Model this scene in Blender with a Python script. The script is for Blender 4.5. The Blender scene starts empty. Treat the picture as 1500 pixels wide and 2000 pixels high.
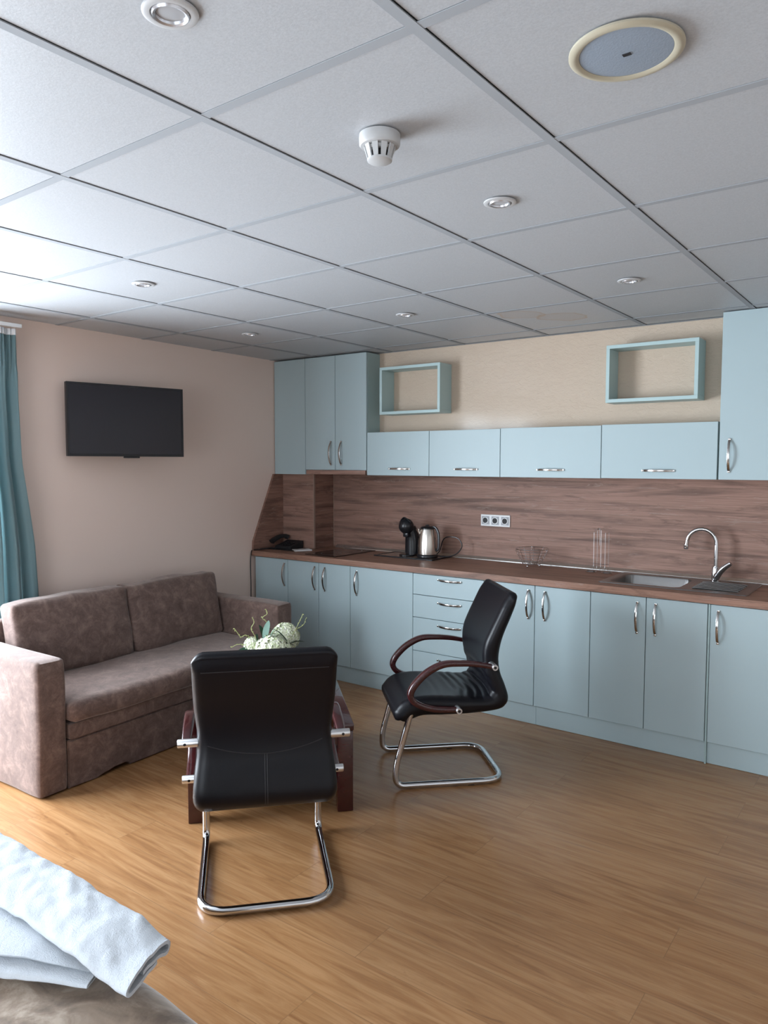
import bpy, bmesh, math, random
from mathutils import Vector, Matrix, noise

# ------------------------------------------------------------------ camera, light, exposure
scene = bpy.context.scene
C = scene.collection
H = 2.355                      # ceiling height
PI = math.pi

cam_d = bpy.data.cameras.new('camera')
cam = bpy.data.objects.new('camera', cam_d)
C.objects.link(cam)
R = [[0.80885138, 0.5880115, 0.00138537], [-0.04009338, 0.05280044, 0.9977999], [-0.58664467, 0.80712737, -0.06628307]]
cam.matrix_world = Matrix(((R[0][0], R[1][0], -R[2][0], 1.38974),
                           (R[0][1], R[1][1], -R[2][1], -1.18947),
                           (R[0][2], R[1][2], -R[2][2], 1.55597),
                           (0, 0, 0, 1)))
cam_d.sensor_fit = 'HORIZONTAL'
cam_d.sensor_width = 36
cam_d.lens = 36 * 1448.7 / 1500
cam_d.clip_start = 0.02
scene.camera = cam

scene.view_settings.view_transform = 'Standard'
scene.view_settings.look = 'None'
scene.view_settings.gamma = 1
scene.view_settings.use_curve_mapping = False
scene.view_settings.exposure = 0.20

world = bpy.data.worlds.new('world')
scene.world = world
world.use_nodes = True
bgn = world.node_tree.nodes['Background']
bgn.inputs[0].default_value = (0.75, 0.87, 1.0, 1)
bgn.inputs[1].default_value = 3.2

def area(name, loc, direction, sx, sy, power, col):
    l = bpy.data.lights.new(name, 'AREA')
    l.shape = 'RECTANGLE'; l.size = sx; l.size_y = sy; l.energy = power; l.color = col
    o = bpy.data.objects.new(name, l); C.objects.link(o)
    o.location = loc
    o.rotation_euler = Vector(direction).to_track_quat('-Z', 'Y').to_euler()
    return o
# daylight coming in through the window of the left wall, plus an added fill light behind the camera
WY0, WY1, WZ0, WZ1 = -1.40, 0.76, 0.12, 2.14
area('window_daylight', (-3.13, (WY0 + WY1) / 2 - .08, (WZ0 + WZ1) / 2 + .10), (1, 0.20, -0.20), WY1 - WY0, WZ1 - WZ0 - .1, 330, (0.80, 0.90, 1.0)).data.spread = math.radians(175)
area('near_fill_light', (0.2, -3.20, 1.35), (0, 1, 0.0), 2.6, 1.8, 52, (0.90, 0.95, 1.0))

# ------------------------------------------------------------------ helpers
def tag(o, label=None, cat=None, group=None, kind=None):
    if label: o['label'] = label
    if cat: o['category'] = cat
    if group: o['group'] = group
    if kind: o['kind'] = kind
    return o

def thing(name, label, cat, loc=(0, 0, 0), rz=0, group=None):
    o = bpy.data.objects.new(name, None)
    C.objects.link(o)
    o.empty_display_size = 0.1
    o.location = loc
    o.rotation_euler = (0, 0, rz)
    return tag(o, label, cat, group)

def obj(name, bm, mat, parent=None, smooth=False, world=True, angle=40, label=None):
    """link bm as one mesh; world=True means bm is in world coordinates of an unrotated root"""
    if parent is not None and world:
        r = parent
        while r.parent: r = r.parent
        bmesh.ops.translate(bm, verts=bm.verts, vec=-r.location)
    bmesh.ops.recalc_face_normals(bm, faces=bm.faces)
    me = bpy.data.meshes.new(name)
    bm.to_mesh(me); bm.free()
    if isinstance(mat, (list, tuple)):
        for m in mat: me.materials.append(m)
    else:
        me.materials.append(mat)
    if smooth:
        for p in me.polygons: p.use_smooth = True
        try: me.set_sharp_from_angle(angle=math.radians(angle))
        except Exception: pass
    o = bpy.data.objects.new(name, me)
    C.objects.link(o)
    if parent is not None: o.parent = parent
    if label: o['label'] = label
    return o

def kids(o): return [c for c in bpy.data.objects if c.parent == o]
def copy_tree(o, parent=None):
    c = o.copy(); C.objects.link(c); c.parent = parent
    for ch in kids(o): copy_tree(ch, c)
    return c

def bx(bm, x0, x1, y0, y1, z0, z1, bev=0.0, seg=2, mi=0):
    vs = [bm.verts.new((x, y, z)) for x in (x0, x1) for y in (y0, y1) for z in (z0, z1)]
    fs = [(0, 1, 3, 2), (4, 6, 7, 5), (0, 4, 5, 1), (2, 3, 7, 6), (0, 2, 6, 4), (1, 5, 7, 3)]
    faces = [bm.faces.new([vs[i] for i in f]) for f in fs]
    for f in faces: f.material_index = mi
    if bev > 0:
        es = list({e for f in faces for e in f.edges})
        bmesh.ops.bevel(bm, geom=es, offset=bev, segments=seg, profile=0.5, affect='EDGES')
    return bm
def box(*a, **k): return bx(bmesh.new(), *a, **k)

def prism(bm, pts, axis, a, b, mi=0):
    """polygon pts extruded between a and b on axis (0,1,2); pts are the two other coordinates in order"""
    def mk(p, t):
        q = list(p); q.insert(axis, t); return bm.verts.new(q)
    v0 = [mk(p, a) for p in pts]; v1 = [mk(p, b) for p in pts]
    fs = [bm.faces.new(v0[::-1]), bm.faces.new(v1)]
    n = len(pts)
    for i in range(n): fs.append(bm.faces.new([v0[i], v0[(i + 1) % n], v1[(i + 1) % n], v1[i]]))
    for f in fs: f.material_index = mi
    return bm

def catmull(pts, n=8, closed=False):
    P = [Vector(p) for p in pts]; out = []; L = len(P)
    rng = range(L) if closed else range(L - 1)
    for i in rng:
        if closed: a, b, c, d = P[i - 1], P[i], P[(i + 1) % L], P[(i + 2) % L]
        else: a, b, c, d = P[max(i - 1, 0)], P[i], P[i + 1], P[min(i + 2, L - 1)]
        for k in range(n):
            t = k / n
            out.append(0.5 * ((2 * b) + (c - a) * t + (2 * a - 5 * b + 4 * c - d) * t * t + (3 * b - a - 3 * c + d) * t ** 3))
    if not closed: out.append(P[-1])
    return out

def fillet(pts, r, n=8):
    """polyline with rounded corners"""
    P = [Vector(p) for p in pts]; out = [P[0]]
    for i in range(1, len(P) - 1):
        ri = r[i - 1] if isinstance(r, (list, tuple)) else r
        a = (P[i - 1] - P[i]); b = (P[i + 1] - P[i])
        d = min(ri, a.length * .49, b.length * .49)
        p0 = P[i] + a.normalized() * d; p1 = P[i] + b.normalized() * d
        for k in range(n + 1):
            t = k / n
            out.append((1 - t) ** 2 * p0 + 2 * t * (1 - t) * P[i] + t * t * p1)
    out.append(P[-1])
    return out

def sweep(bm, path, sec, up=None, closed=False, cap=True, scale=None, mi=0):
    """sweep a closed section [(a,b)...] along path; up fixes the frame"""
    P = [Vector(p) for p in path]; n = len(P); rings = []
    prev = None
    for i in range(n):
        if closed: t = P[(i + 1) % n] - P[i - 1]
        else: t = P[min(i + 1, n - 1)] - P[max(i - 1, 0)]
        if t.length < 1e-9: t = Vector((0, 0, 1))
        t.normalize()
        if up is not None:
            u = Vector(up); s = t.cross(u)
            if s.length < 1e-6: s = Vector((1, 0, 0))
            s.normalize(); w = s.cross(t)
        else:
            if prev is None:
                s = t.orthogonal().normalized()
            else:
                s = prev - t * prev.dot(t)
                s = s.normalized() if s.length > 1e-6 else t.orthogonal().normalized()
            prev = s.copy(); w = t.cross(s)
        k = scale(i / max(n - 1, 1)) if scale else 1
        rings.append([bm.verts.new(P[i] + s * a * k + w * b * k) for a, b in sec])
    m = len(sec); fs = []
    for i in range(n if closed else n - 1):
        A, B = rings[i], rings[(i + 1) % n]
        for j in range(m): fs.append(bm.faces.new([A[j], A[(j + 1) % m], B[(j + 1) % m], B[j]]))
    if cap and not closed:
        fs.append(bm.faces.new(rings[0][::-1])); fs.append(bm.faces.new(rings[-1]))
    for f in fs: f.material_index = mi
    return bm

def circ(r, n=12, ry=None): return [(r * math.cos(2 * PI * k / n), (ry or r) * math.sin(2 * PI * k / n)) for k in range(n)]
def tube(bm, path, r, n=10, closed=False, scale=None, mi=0): return sweep(bm, path, circ(r, n), closed=closed, scale=scale, mi=mi)
def rrect(w, h, r, n=3):
    out = []
    for cx, cy, a0 in ((w / 2 - r, h / 2 - r, 0), (-w / 2 + r, h / 2 - r, 90), (-w / 2 + r, -h / 2 + r, 180), (w / 2 - r, -h / 2 + r, 270)):
        for k in range(n + 1):
            a = math.radians(a0 + 90 * k / n); out.append((cx + r * math.cos(a), cy + r * math.sin(a)))
    return out

def lathe(bm, prof, c=(0, 0, 0), n=32, mi=0, axis=2):
    """prof [(r,h)...] turned about the axis through c"""
    rings = []
    def pt(r, h, a):
        v = [r * math.cos(a), r * math.sin(a)]; v.insert(axis, h)
        return (v[0] + c[0], v[1] + c[1], v[2] + c[2])
    for r, h in prof:
        if r < 1e-6: rings.append([bm.verts.new(pt(0, h, 0))])
        else: rings.append([bm.verts.new(pt(r, h, 2 * PI * k / n)) for k in range(n)])
    for A, B in zip(rings, rings[1:]):
        for k in range(n):
            k2 = (k + 1) % n
            if len(A) == 1 and len(B) == 1: continue
            if len(A) == 1: f = bm.faces.new([A[0], B[k2], B[k]])
            elif len(B) == 1: f = bm.faces.new([A[k], A[k2], B[0]])
            else: f = bm.faces.new([A[k], A[k2], B[k2], B[k]])
            f.material_index = mi
    return bm

def soft_box(x0, x1, y0, y1, z0, z1, r, n=(16, 12, 8), puff=(0, 0, 0), amp=0.0, fr=4.0, seed=0, fn=None):
    """rounded, slightly inflated cushion block"""
    bm = bmesh.new()
    c = Vector(((x0 + x1) / 2, (y0 + y1) / 2, (z0 + z1) / 2)); h = Vector(((x1 - x0) / 2, (y1 - y0) / 2, (z1 - z0) / 2))
    idx = {}
    def mapc(t):   # denser near the ends
        return math.sin(t * PI / 2)
    def V(i, j, k):
        key = (i, j, k)
        if key in idx: return idx[key]
        t = [2 * i / n[0] - 1, 2 * j / n[1] - 1, 2 * k / n[2] - 1]
        m = [0.55 * a + 0.45 * mapc(a) for a in t]
        p = Vector((m[0] * h.x, m[1] * h.y, m[2] * h.z))
        q = Vector([max(-(h[a] - r), min(h[a] - r, p[a])) for a in range(3)])
        d = p - q
        if d.length > 1e-9:
            # rounded position
            p = q + d.normalized() * min(r, d.length * 1.0 if d.length < r else r)
        for a in range(3):
            b1, b2 = [u for u in range(3) if u != a]
            p[a] += puff[a] * t[a] * max(0, 1 - t[b1] ** 2) * max(0, 1 - t[b2] ** 2)
        p = p + c
        if amp:
            p += Vector((noise.noise(p * fr + Vector((seed, 0, 0))), noise.noise(p * fr + Vector((0, seed + 9, 0))), noise.noise(p * fr + Vector((0, 0, seed + 5))))) * amp
        if fn: p = Vector(fn(p, t))
        idx[key] = bm.verts.new(p); return idx[key]
    for a in range(3):
        b1, b2 = [u for u in range(3) if u != a]
        for side in (0, n[a]):
            for i in range(n[b1]):
                for j in range(n[b2]):
                    q = []
                    for di, dj in ((0, 0), (1, 0), (1, 1), (0, 1)):
                        k = [0, 0, 0]; k[a] = side; k[b1] = i + di; k[b2] = j + dj
                        q.append(V(*k))
                    if len(set(q)) == 4: bm.faces.new(q)
    return bm

# ------------------------------------------------------------------ materials
def mat(name, col, rough=0.5, metal=0.0, **k):
    m = bpy.data.materials.new(name); m.use_nodes = True
    b = m.node_tree.nodes['Principled BSDF']
    b.inputs['Base Color'].default_value = (*col, 1)
    b.inputs['Roughness'].default_value = rough
    b.inputs['Metallic'].default_value = metal
    for kk, v in k.items(): b.inputs[kk.replace('_', ' ')].default_value = v
    return m
def nd(m, t, **k):
    n = m.node_tree.nodes.new(t)
    for a, v in k.items():
        if hasattr(n, a): setattr(n, a, v)
        else: n.inputs[a.replace('_', ' ')].default_value = v
    return n
def ln(m, a, b): m.node_tree.links.new(a, b)
def bsdf(m): return m.node_tree.nodes['Principled BSDF']
def coords(m, scale=(1, 1, 1), rot=(0, 0, 0)):
    tc = nd(m, 'ShaderNodeTexCoord'); mp = nd(m, 'ShaderNodeMapping')
    mp.inputs['Scale'].default_value = scale; mp.inputs['Rotation'].default_value = rot
    ln(m, tc.outputs['Object'], mp.inputs['Vector']); return mp.outputs['Vector']
def noise_n(m, vec, scale, detail=4, rough=0.55, dist=0.0):
    n = nd(m, 'ShaderNodeTexNoise'); n.inputs['Scale'].default_value = scale; n.inputs['Detail'].default_value = detail
    n.inputs['Roughness'].default_value = rough; n.inputs['Distortion'].default_value = dist
    ln(m, vec, n.inputs['Vector']); return n.outputs['Fac']
def ramp(m, fac, stops):
    r = nd(m, 'ShaderNodeValToRGB'); e = r.color_ramp.elements
    while len(e) < len(stops): e.new(0.5)
    for i, (p, c) in enumerate(stops): e[i].position = p; e[i].color = (*c, 1) if len(c) == 3 else c
    ln(m, fac, r.inputs['Fac']); return r.outputs['Color']
def mix(m, fac, a, b, mode='MIX'):
    n = nd(m, 'ShaderNodeMix'); n.data_type = 'RGBA'; n.blend_type = mode
    for s, v in ((n.inputs[0], fac), (n.inputs[6], a), (n.inputs[7], b)):
        if isinstance(v, (int, float)): s.default_value = v
        elif isinstance(v, tuple): s.default_value = (*v, 1)
        else: ln(m, v, s)
    return n.outputs[2]
def bump(m, h, strength=0.3, dist=0.01):
    b = nd(m, 'ShaderNodeBump'); b.inputs['Strength'].default_value = strength; b.inputs['Distance'].default_value = dist
    ln(m, h, b.inputs['Height']); ln(m, b.outputs['Normal'], bsdf(m).inputs['Normal'])
def math_n(m, op, a, b=None):
    n = nd(m, 'ShaderNodeMath'); n.operation = op
    for s, v in zip(n.inputs, (a, b)):
        if v is None: continue
        if isinstance(v, (int, float)): s.default_value = v
        else: ln(m, v, s)
    return n.outputs[0]

M = {}
def build_materials():
    # cabinet lacquer
    M['cab'] = m = mat('aqua_laminate', (0.40, 0.505, 0.53), 0.45)
    bsdf(m).inputs['Specular IOR Level'].default_value = 0.55
    bump(m, noise_n(m, coords(m), 260, 2), 0.05, 0.001)
    M['cab_edge'] = mat('aqua_panel', (0.36, 0.475, 0.475), 0.5)
    M['shelf'] = mat('aqua_shelf', (0.43, 0.57, 0.575), 0.45)
    M['dark_gap'] = mat('shadow_gap', (0.02, 0.025, 0.03), 0.8)
    M['chrome'] = mat('chrome', (0.64, 0.65, 0.67), 0.09, 1.0)
    M['nickel'] = m = mat('brushed_nickel', (0.58, 0.565, 0.545), 0.15, 1.0)
    M['alu'] = mat('aluminium', (0.75, 0.76, 0.78), 0.35, 1.0)
    M['steel'] = m = mat('stainless_steel', (0.27, 0.265, 0.26), 0.30, 1.0)
    bump(m, noise_n(m, coords(m, (4, 400, 4)), 3, 2), 0.05, 0.001)
    M['kettle'] = m = mat('kettle_steel', (0.66, 0.62, 0.57), 0.27, 1.0)
    M['black_plastic'] = mat('black_plastic', (0.010, 0.011, 0.014), 0.28)
    M['black_matte'] = mat('black_matte', (0.012, 0.012, 0.014), 0.6)
    M['black_glass'] = mat('black_glass', (0.012, 0.009, 0.009), 0.06)
    M['white_plastic'] = mat('white_plastic', (0.72, 0.72, 0.72), 0.35)
    M['trim_white'] = mat('white_pvc', (0.78, 0.79, 0.80), 0.3)
    M['strip'] = mat('pale_metal_strip', (0.74, 0.72, 0.69), 0.16, 0.85)

    # oak decor laminate (worktop and splashback), grain along X
    def wood(name, tint, rough, side=False):
        m = mat(name, (0.2, 0.13, 0.1), rough)
        bsdf(m).inputs['Specular IOR Level'].default_value = 0.32
        cs = (lambda a, b, c: coords(m, (b, a, c) if side else (a, b, c)))
        v = cs(0.5, 6, 6.0)
        a = noise_n(m, v, 1.7, 5, 0.55, 0.7)
        base = ramp(m, a, [(0.32, tuple(t * .55 for t in tint)), (0.44, tint), (0.55, tuple(t * 1.2 for t in tint)), (0.68, tuple(t * .70 for t in tint))])
        f = noise_n(m, cs(1.2, 60, 60), 2.2, 4, 0.6, 0.3)
        c = mix(m, 0.55, base, ramp(m, f, [(0.32, (0.55, 0.52, 0.5)), (0.6, (1.12, 1.1, 1.08))]), 'MULTIPLY')
        k = noise_n(m, cs(1.2, 6, 7), 1.7, 5, 0.68, 1.6)
        c = mix(m, ramp(m, k, [(0.53, (0, 0, 0)), (0.63, (.48, .48, .48)), (0.72, (0.12, 0.12, 0.12))]), c, tuple(t * 0.42 for t in tint))
        l = noise_n(m, cs(1.5, 12, 16), 2.0, 5, 0.74, 1.9)
        c = mix(m, ramp(m, l, [(0.58, (0, 0, 0)), (0.66, (.42, .42, .42)), (.72, (.1, .1, .1))]), c, (0.42, 0.33, 0.28))
        ln(m, c, bsdf(m).inputs['Base Color'])
        bump(m, f, 0.08, 0.001)
        return m
    M['wood'] = wood('rustic_oak_laminate', (0.285, 0.170, 0.133), 0.58)
    M['wood_side'] = wood('rustic_oak_side', (0.25, 0.138, 0.105), 0.6, True)
    M['worktop'] = wood('oak_worktop', (0.285, 0.158, 0.112), 0.42)
    M['wood_edge'] = mat('edge_banding', (0.30, 0.205, 0.165), 0.5)

    # laminate floor: planks along X
    M['floor'] = m = mat('laminate_floor', (0.45, 0.27, 0.15), 0.27)
    v = coords(m)
    br = nd(m, 'ShaderNodeTexBrick'); br.inputs['Scale'].default_value = 1.0
    br.inputs['Brick Width'].default_value = 1.25; br.inputs['Row Height'].default_value = 0.19
    br.inputs['Mortar Size'].default_value = 0.0012; br.inputs['Mortar Smooth'].default_value = 0.1
    br.inputs['Color1'].default_value = (0.0, 0, 0, 1); br.inputs['Color2'].default_value = (1, 1, 1, 1); br.inputs['Mortar'].default_value = (0.5, 0.5, 0.5, 1)
    br.inputs['Bias'].default_value = 0
    br.offset = 0.37; br.offset_frequency = 2
    ln(m, v, br.inputs['Vector'])
    # shift grain per plank
    sep = nd(m, 'ShaderNodeSeparateColor'); ln(m, br.outputs['Color'], sep.inputs[0])
    comb = nd(m, 'ShaderNodeCombineXYZ'); ln(m, math_n(m, 'MULTIPLY', sep.outputs[0], 7.3), comb.inputs[0]); ln(m, math_n(m, 'MULTIPLY', sep.outputs[0], 3.1), comb.inputs[2])
    va = nd(m, 'ShaderNodeVectorMath'); va.operation = 'ADD'; ln(m, v, va.inputs[0]); ln(m, comb.outputs[0], va.inputs[1])
    def mp(s):
        q = nd(m, 'ShaderNodeMapping'); q.inputs['Scale'].default_value = s; ln(m, va.outputs[0], q.inputs['Vector']); return q.outputs['Vector']
    g1 = noise_n(m, mp((0.9, 9, 9)), 2.2, 6, 0.6, 1.2)
    base = ramp(m, g1, [(0.25, (0.235, 0.108, 0.042)), (0.45, (0.325, 0.163, 0.068)), (0.62, (0.395, 0.212, 0.096)), (0.8, (0.265, 0.142, 0.070))])
    g2 = noise_n(m, mp((2.0, 70, 70)), 2.0, 3, 0.6, 0.2)
    c = mix(m, 0.35, base, ramp(m, g2, [(0.3, (0.62, 0.58, 0.54)), (0.6, (1.08, 1.08, 1.08))]), 'MULTIPLY')
    kn = noise_n(m, mp((2.2, 7, 7)), 2.4, 4, 0.65, 2.2)
    c = mix(m, ramp(m, kn, [(0.66, (0, 0, 0)), (0.76, (.5, .5, .5))]), c, (0.13, 0.062, 0.030))
    c = mix(m, 0.16, c, ramp(m, sep.outputs[0], [(0, (0.72, 0.70, 0.68)), (1, (1.1, 1.1, 1.1))]), 'MULTIPLY')
    c = mix(m, math_n(m, 'MULTIPLY', br.outputs['Fac'], 0.5), c, (0.16, 0.09, 0.045))
    ln(m, c, bsdf(m).inputs['Base Color'])
    bump(m, g2, 0.05, 0.0008)

    # plaster
    M['wall_left'] = m = mat('taupe_plaster', (0.80, 0.635, 0.55), 0.75)
    bump(m, noise_n(m, coords(m), 90, 3), 0.12, 0.002)
    M['wall_cream'] = m = mat('cream_stucco', (0.58, 0.465, 0.36), 0.6)
    bsdf(m).inputs['Coat Weight'].default_value = 0.28; bsdf(m).inputs['Coat Roughness'].default_value = 0.12
    n1 = noise_n(m, coords(m, (1, 1, 1.8)), 26, 5, 0.65, 1.6)
    bump(m, n1, 0.65, 0.007)
    M['wall_white'] = mat('white_wall', (0.74, 0.71, 0.68), 0.8)
    M['void_shade'] = mat('ceiling_void_shade', (0.03, 0.035, 0.045), 0.9)  # slab above the tiles, coloured dark for the shade in the gaps

    # ceiling tiles with water stain
    M['tile'] = m = mat('mineral_tile', (0.74, 0.755, 0.775), 0.50)
    bsdf(m).inputs['Specular IOR Level'].default_value = 0.75
    v = coords(m)
    f = noise_n(m, v, 190, 3, 0.7)
    c = ramp(m, f, [(0.3, (0.41, 0.425, 0.445)), (0.65, (0.485, 0.502, 0.525))])
    def ring(cx, cy, rx, ry, ang, c):
        q = nd(m, 'ShaderNodeMapping'); q.vector_type = 'TEXTURE'
        q.inputs['Location'].default_value = (cx, cy, H); q.inputs['Scale'].default_value = (rx, ry, 1); q.inputs['Rotation'].default_value = (0, 0, ang)
        dn = nd(m, 'ShaderNodeTexNoise'); dn.inputs['Scale'].default_value = 9; ln(m, v, dn.inputs['Vector'])
        sb = nd(m, 'ShaderNodeVectorMath'); sb.operation = 'SUBTRACT'; ln(m, dn.outputs['Color'], sb.inputs[0]); sb.inputs[1].default_value = (.5, .5, .5)
        sc = nd(m, 'ShaderNodeVectorMath'); sc.operation = 'SCALE'; ln(m, sb.outputs[0], sc.inputs[0]); sc.inputs[3].default_value = 0.10
        ad = nd(m, 'ShaderNodeVectorMath'); ad.operation = 'ADD'; ln(m, v, ad.inputs[0]); ln(m, sc.outputs[0], ad.inputs[1])
        ln(m, ad.outputs[0], q.inputs['Vector'])
        le = nd(m, 'ShaderNodeVectorMath'); le.operation = 'LENGTH'
        mu = nd(m, 'ShaderNodeVectorMath'); mu.operation = 'MULTIPLY'; mu.inputs[1].default_value = (1, 1, 0)
        ln(m, q.outputs['Vector'], mu.inputs[0]); ln(m, mu.outputs[0], le.inputs[0])
        fac = ramp(m, le.outputs['Value'], [(0.0, (.16, .16, .16)), (0.80, (.25, .25, .25)), (0.93, (.75, .75, .75)), (1.0, (0, 0, 0))])
        return mix(m, fac, c, (0.40, 0.27, 0.17))
    c = ring(-0.41, 2.545, 0.13, 0.10, 0.5, c)
    c = ring(-0.26, 2.725, 0.155, 0.11, 0.9, c)
    ln(m, c, bsdf(m).inputs['Base Color'])
    bump(m, f, 0.16, 0.002)
    M['tbar'] = mat('tbar_white', (0.35, 0.37, 0.395), 0.85)
    bsdf(M['tbar']).inputs['Specular IOR Level'].default_value = 0.15

    # fabrics
    M['suede'] = m = mat('taupe_suede', (0.16, 0.105, 0.08), 0.9)
    v = coords(m)
    a = noise_n(m, v, 13, 7, 0.78, 0.5)
    b = noise_n(m, v, 85, 5, 0.75, 0.2)
    c = ramp(m, a, [(0.30, (0.085, 0.050, 0.041)), (0.50, (0.146, 0.092, 0.076)), (0.68, (0.240, 0.160, 0.132))])
    c = mix(m, 0.5, c, ramp(m, b, [(0.3, (0.70, 0.68, 0.66)), (0.7, (1.2, 1.2, 1.2))]), 'MULTIPLY')
    ln(m, c, bsdf(m).inputs['Base Color'])
    bsdf(m).inputs['Sheen Weight'].default_value = 0.35; bsdf(m).inputs['Sheen Roughness'].default_value = 0.45
    bsdf(m).inputs['Sheen Tint'].default_value = (0.95, 0.85, 0.8, 1)
    bump(m, b, 0.2, 0.002)
    M['plush'] = m = mat('beige_plush', (0.25, 0.18, 0.12), 0.85)
    v = coords(m)
    a = noise_n(m, v, 9, 5, 0.62, 1.0)
    c = ramp(m, a, [(0.34, (0.135, 0.088, 0.055)), (0.5, (0.24, 0.17, 0.115)), (0.64, (0.42, 0.33, 0.25))])  # light and dark patches put the sheen of the pile into the colour
    ln(m, c, bsdf(m).inputs['Base Color'])
    bsdf(m).inputs['Sheen Weight'].default_value = 0.5; bsdf(m).inputs['Sheen Roughness'].default_value = 0.4
    bump(m, noise_n(m, v, 120, 3), 0.3, 0.002)
    M['terry'] = m = mat('white_terry', (0.66, 0.70, 0.745), 0.95)
    v = coords(m)
    nf = noise_n(m, v, 330, 3, 0.8); nb = noise_n(m, v, 45, 4, 0.7)
    bump(m, math_n(m, 'ADD', nf, math_n(m, 'MULTIPLY', nb, 1.6)), 0.8, 0.003)
    M['curtain'] = m = mat('teal_curtain', (0.25, 0.385, 0.41), 0.62)
    bsdf(m).inputs['Sheen Weight'].default_value = 0.4
    bump(m, noise_n(m, coords(m, (1, 1, 1)), 400, 2), 0.15, 0.001)
    M['header'] = mat('white_header_tape', (0.75, 0.76, 0.78), 0.8)

    # leather
    M['leather'] = m = mat('black_leather', (0.004, 0.004, 0.0065), 0.38)
    bsdf(m).inputs['Specular IOR Level'].default_value = 0.28
    v = coords(m)
    vo = nd(m, 'ShaderNodeTexVoronoi'); vo.inputs['Scale'].default_value = 420; ln(m, v, vo.inputs['Vector'])
    bump(m, vo.outputs['Distance'], 0.10, 0.0008)
    M['seam'] = mat('leather_seam', (0.022, 0.02, 0.022), 0.5)
    M['mahogany'] = m = mat('mahogany_lacquer', (0.05, 0.008, 0.008), 0.22)
    a = noise_n(m, coords(m, (3, 3, 14)), 6, 4, 0.6, 0.5)
    ln(m, ramp(m, a, [(0.3, (0.036, 0.006, 0.008)), (0.7, (0.052, 0.008, 0.009))]), bsdf(m).inputs['Base Color'])
    bsdf(m).inputs['Coat Weight'].default_value = 0.5
    M['bolt_hole'] = mat('bolt_hole', (0.008, 0.008, 0.01), 0.6)

    # tv
    M['screen'] = mat('tv_screen', (0.013, 0.012, 0.018), 0.22)
    M['tv_frame'] = mat('tv_frame', (0.008, 0.008, 0.010), 0.35)

    # flowers
    M['petal'] = m = mat('cream_petals', (0.72, 0.76, 0.58), 0.6)
    a = noise_n(m, coords(m), 60, 2)
    ln(m, ramp(m, a, [(0.35, (0.66, 0.74, 0.44)), (0.55, (0.86, 0.87, 0.72))]), bsdf(m).inputs['Base Color'])
    bsdf(m).inputs['Subsurface Weight'].default_value = 0.0
    M['petal_core'] = mat('petal_core', (0.42, 0.50, 0.26), 0.8)
    M['leaf'] = mat('green_leaf', (0.035, 0.10, 0.055), 0.5)
    M['leaf_pale'] = mat('blue_green_leaf', (0.13, 0.26, 0.19), 0.5)
    M['twig'] = mat('pale_twig', (0.34, 0.36, 0.14), 0.6)
    M['vase'] = mat('dark_vase', (0.015, 0.015, 0.018), 0.2)

    M['fitting'] = mat('fitting_white', (0.50, 0.505, 0.51), 0.4)
    M['cream_ring'] = mat('yellowed_ring', (0.46, 0.42, 0.32), 0.45)
    M['grille'] = m = mat('speaker_grille', (0.27, 0.32, 0.385), 0.5)
    vo = nd(m, 'ShaderNodeTexVoronoi'); vo.inputs['Scale'].default_value = 260; ln(m, coords(m), vo.inputs['Vector'])
    bump(m, vo.outputs['Distance'], 0.25, 0.001)
    M['reflector'] = mat('lamp_reflector', (0.62, 0.63, 0.66), 0.25, 0.7)
    M['lens'] = mat('lamp_lens', (0.45, 0.46, 0.48), 0.15)
    M['tray_in'] = mat('tray_glass', (0.30, 0.21, 0.16), 0.2)
    M['glass'] = m = bpy.data.materials.new('window_glass'); m.use_nodes = True
    nt = m.node_tree; nt.nodes.clear()
    o_ = nt.nodes.new('ShaderNodeOutputMaterial'); mx = nt.nodes.new('ShaderNodeMixShader'); tr = nt.nodes.new('ShaderNodeBsdfTransparent'); gl = nt.nodes.new('ShaderNodeBsdfGlossy')
    gl.inputs['Roughness'].default_value = 0.02; mx.inputs[0].default_value = 0.06
    nt.links.new(tr.outputs[0], mx.inputs[1]); nt.links.new(gl.outputs[0], mx.inputs[2]); nt.links.new(mx.outputs[0], o_.inputs[0])
build_materials()

# ------------------------------------------------------------------ the room
XR, YN, YF, YU = 3.0, -3.0, 3.396, 3.237    # right wall, near wall, far wall (splashback), far wall above the units
def lw(y): return -2.729 - 0.028 * (y - 1)    # the left wall runs very slightly askew

tag(obj('floor', box(-3.0, XR + .15, YN - .15, YF + .15, -0.1, 0.0), M['floor']), kind='structure')

def lwall(bm, y0, y1, z0, z1, t=0.16):
    vs = [bm.verts.new(p) for p in ((lw(y0), y0, z0), (lw(y1), y1, z0), (lw(y1) - t, y1, z0), (lw(y0) - t, y0, z0),
                                    (lw(y0), y0, z1), (lw(y1), y1, z1), (lw(y1) - t, y1, z1), (lw(y0) - t, y0, z1))]
    for f in ((0, 3, 2, 1), (4, 5, 6, 7), (0, 1, 5, 4), (1, 2, 6, 5), (2, 3, 7, 6), (3, 0, 4, 7)): bm.faces.new([vs[i] for i in f])
bm = bmesh.new()
lwall(bm, YN - .15, WY0, 0, H + .06); lwall(bm, WY1, YF + .15, 0, H + .06)
lwall(bm, WY0, WY1, 0, WZ0); lwall(bm, WY0, WY1, WZ1, H + .06)
tag(obj('wall_left', bm, M['wall_left']), kind='structure')
bm = bmesh.new()
bx(bm, -3.0, XR + .15, YF, YF + .15, 0, H + .06)
tag(obj('wall_far', bm, M['wall_cream']), kind='structure')
bm = bmesh.new()
bx(bm, lw(YU), XR, YU, YF, 1.472, H + .03)
tag(obj('wall_upper', bm, M['wall_cream']), kind='structure')
bm = bmesh.new()
bx(bm, lw(3.2) - .0, -2.460, 3.168, YF, 0.0, 1.472)
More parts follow.
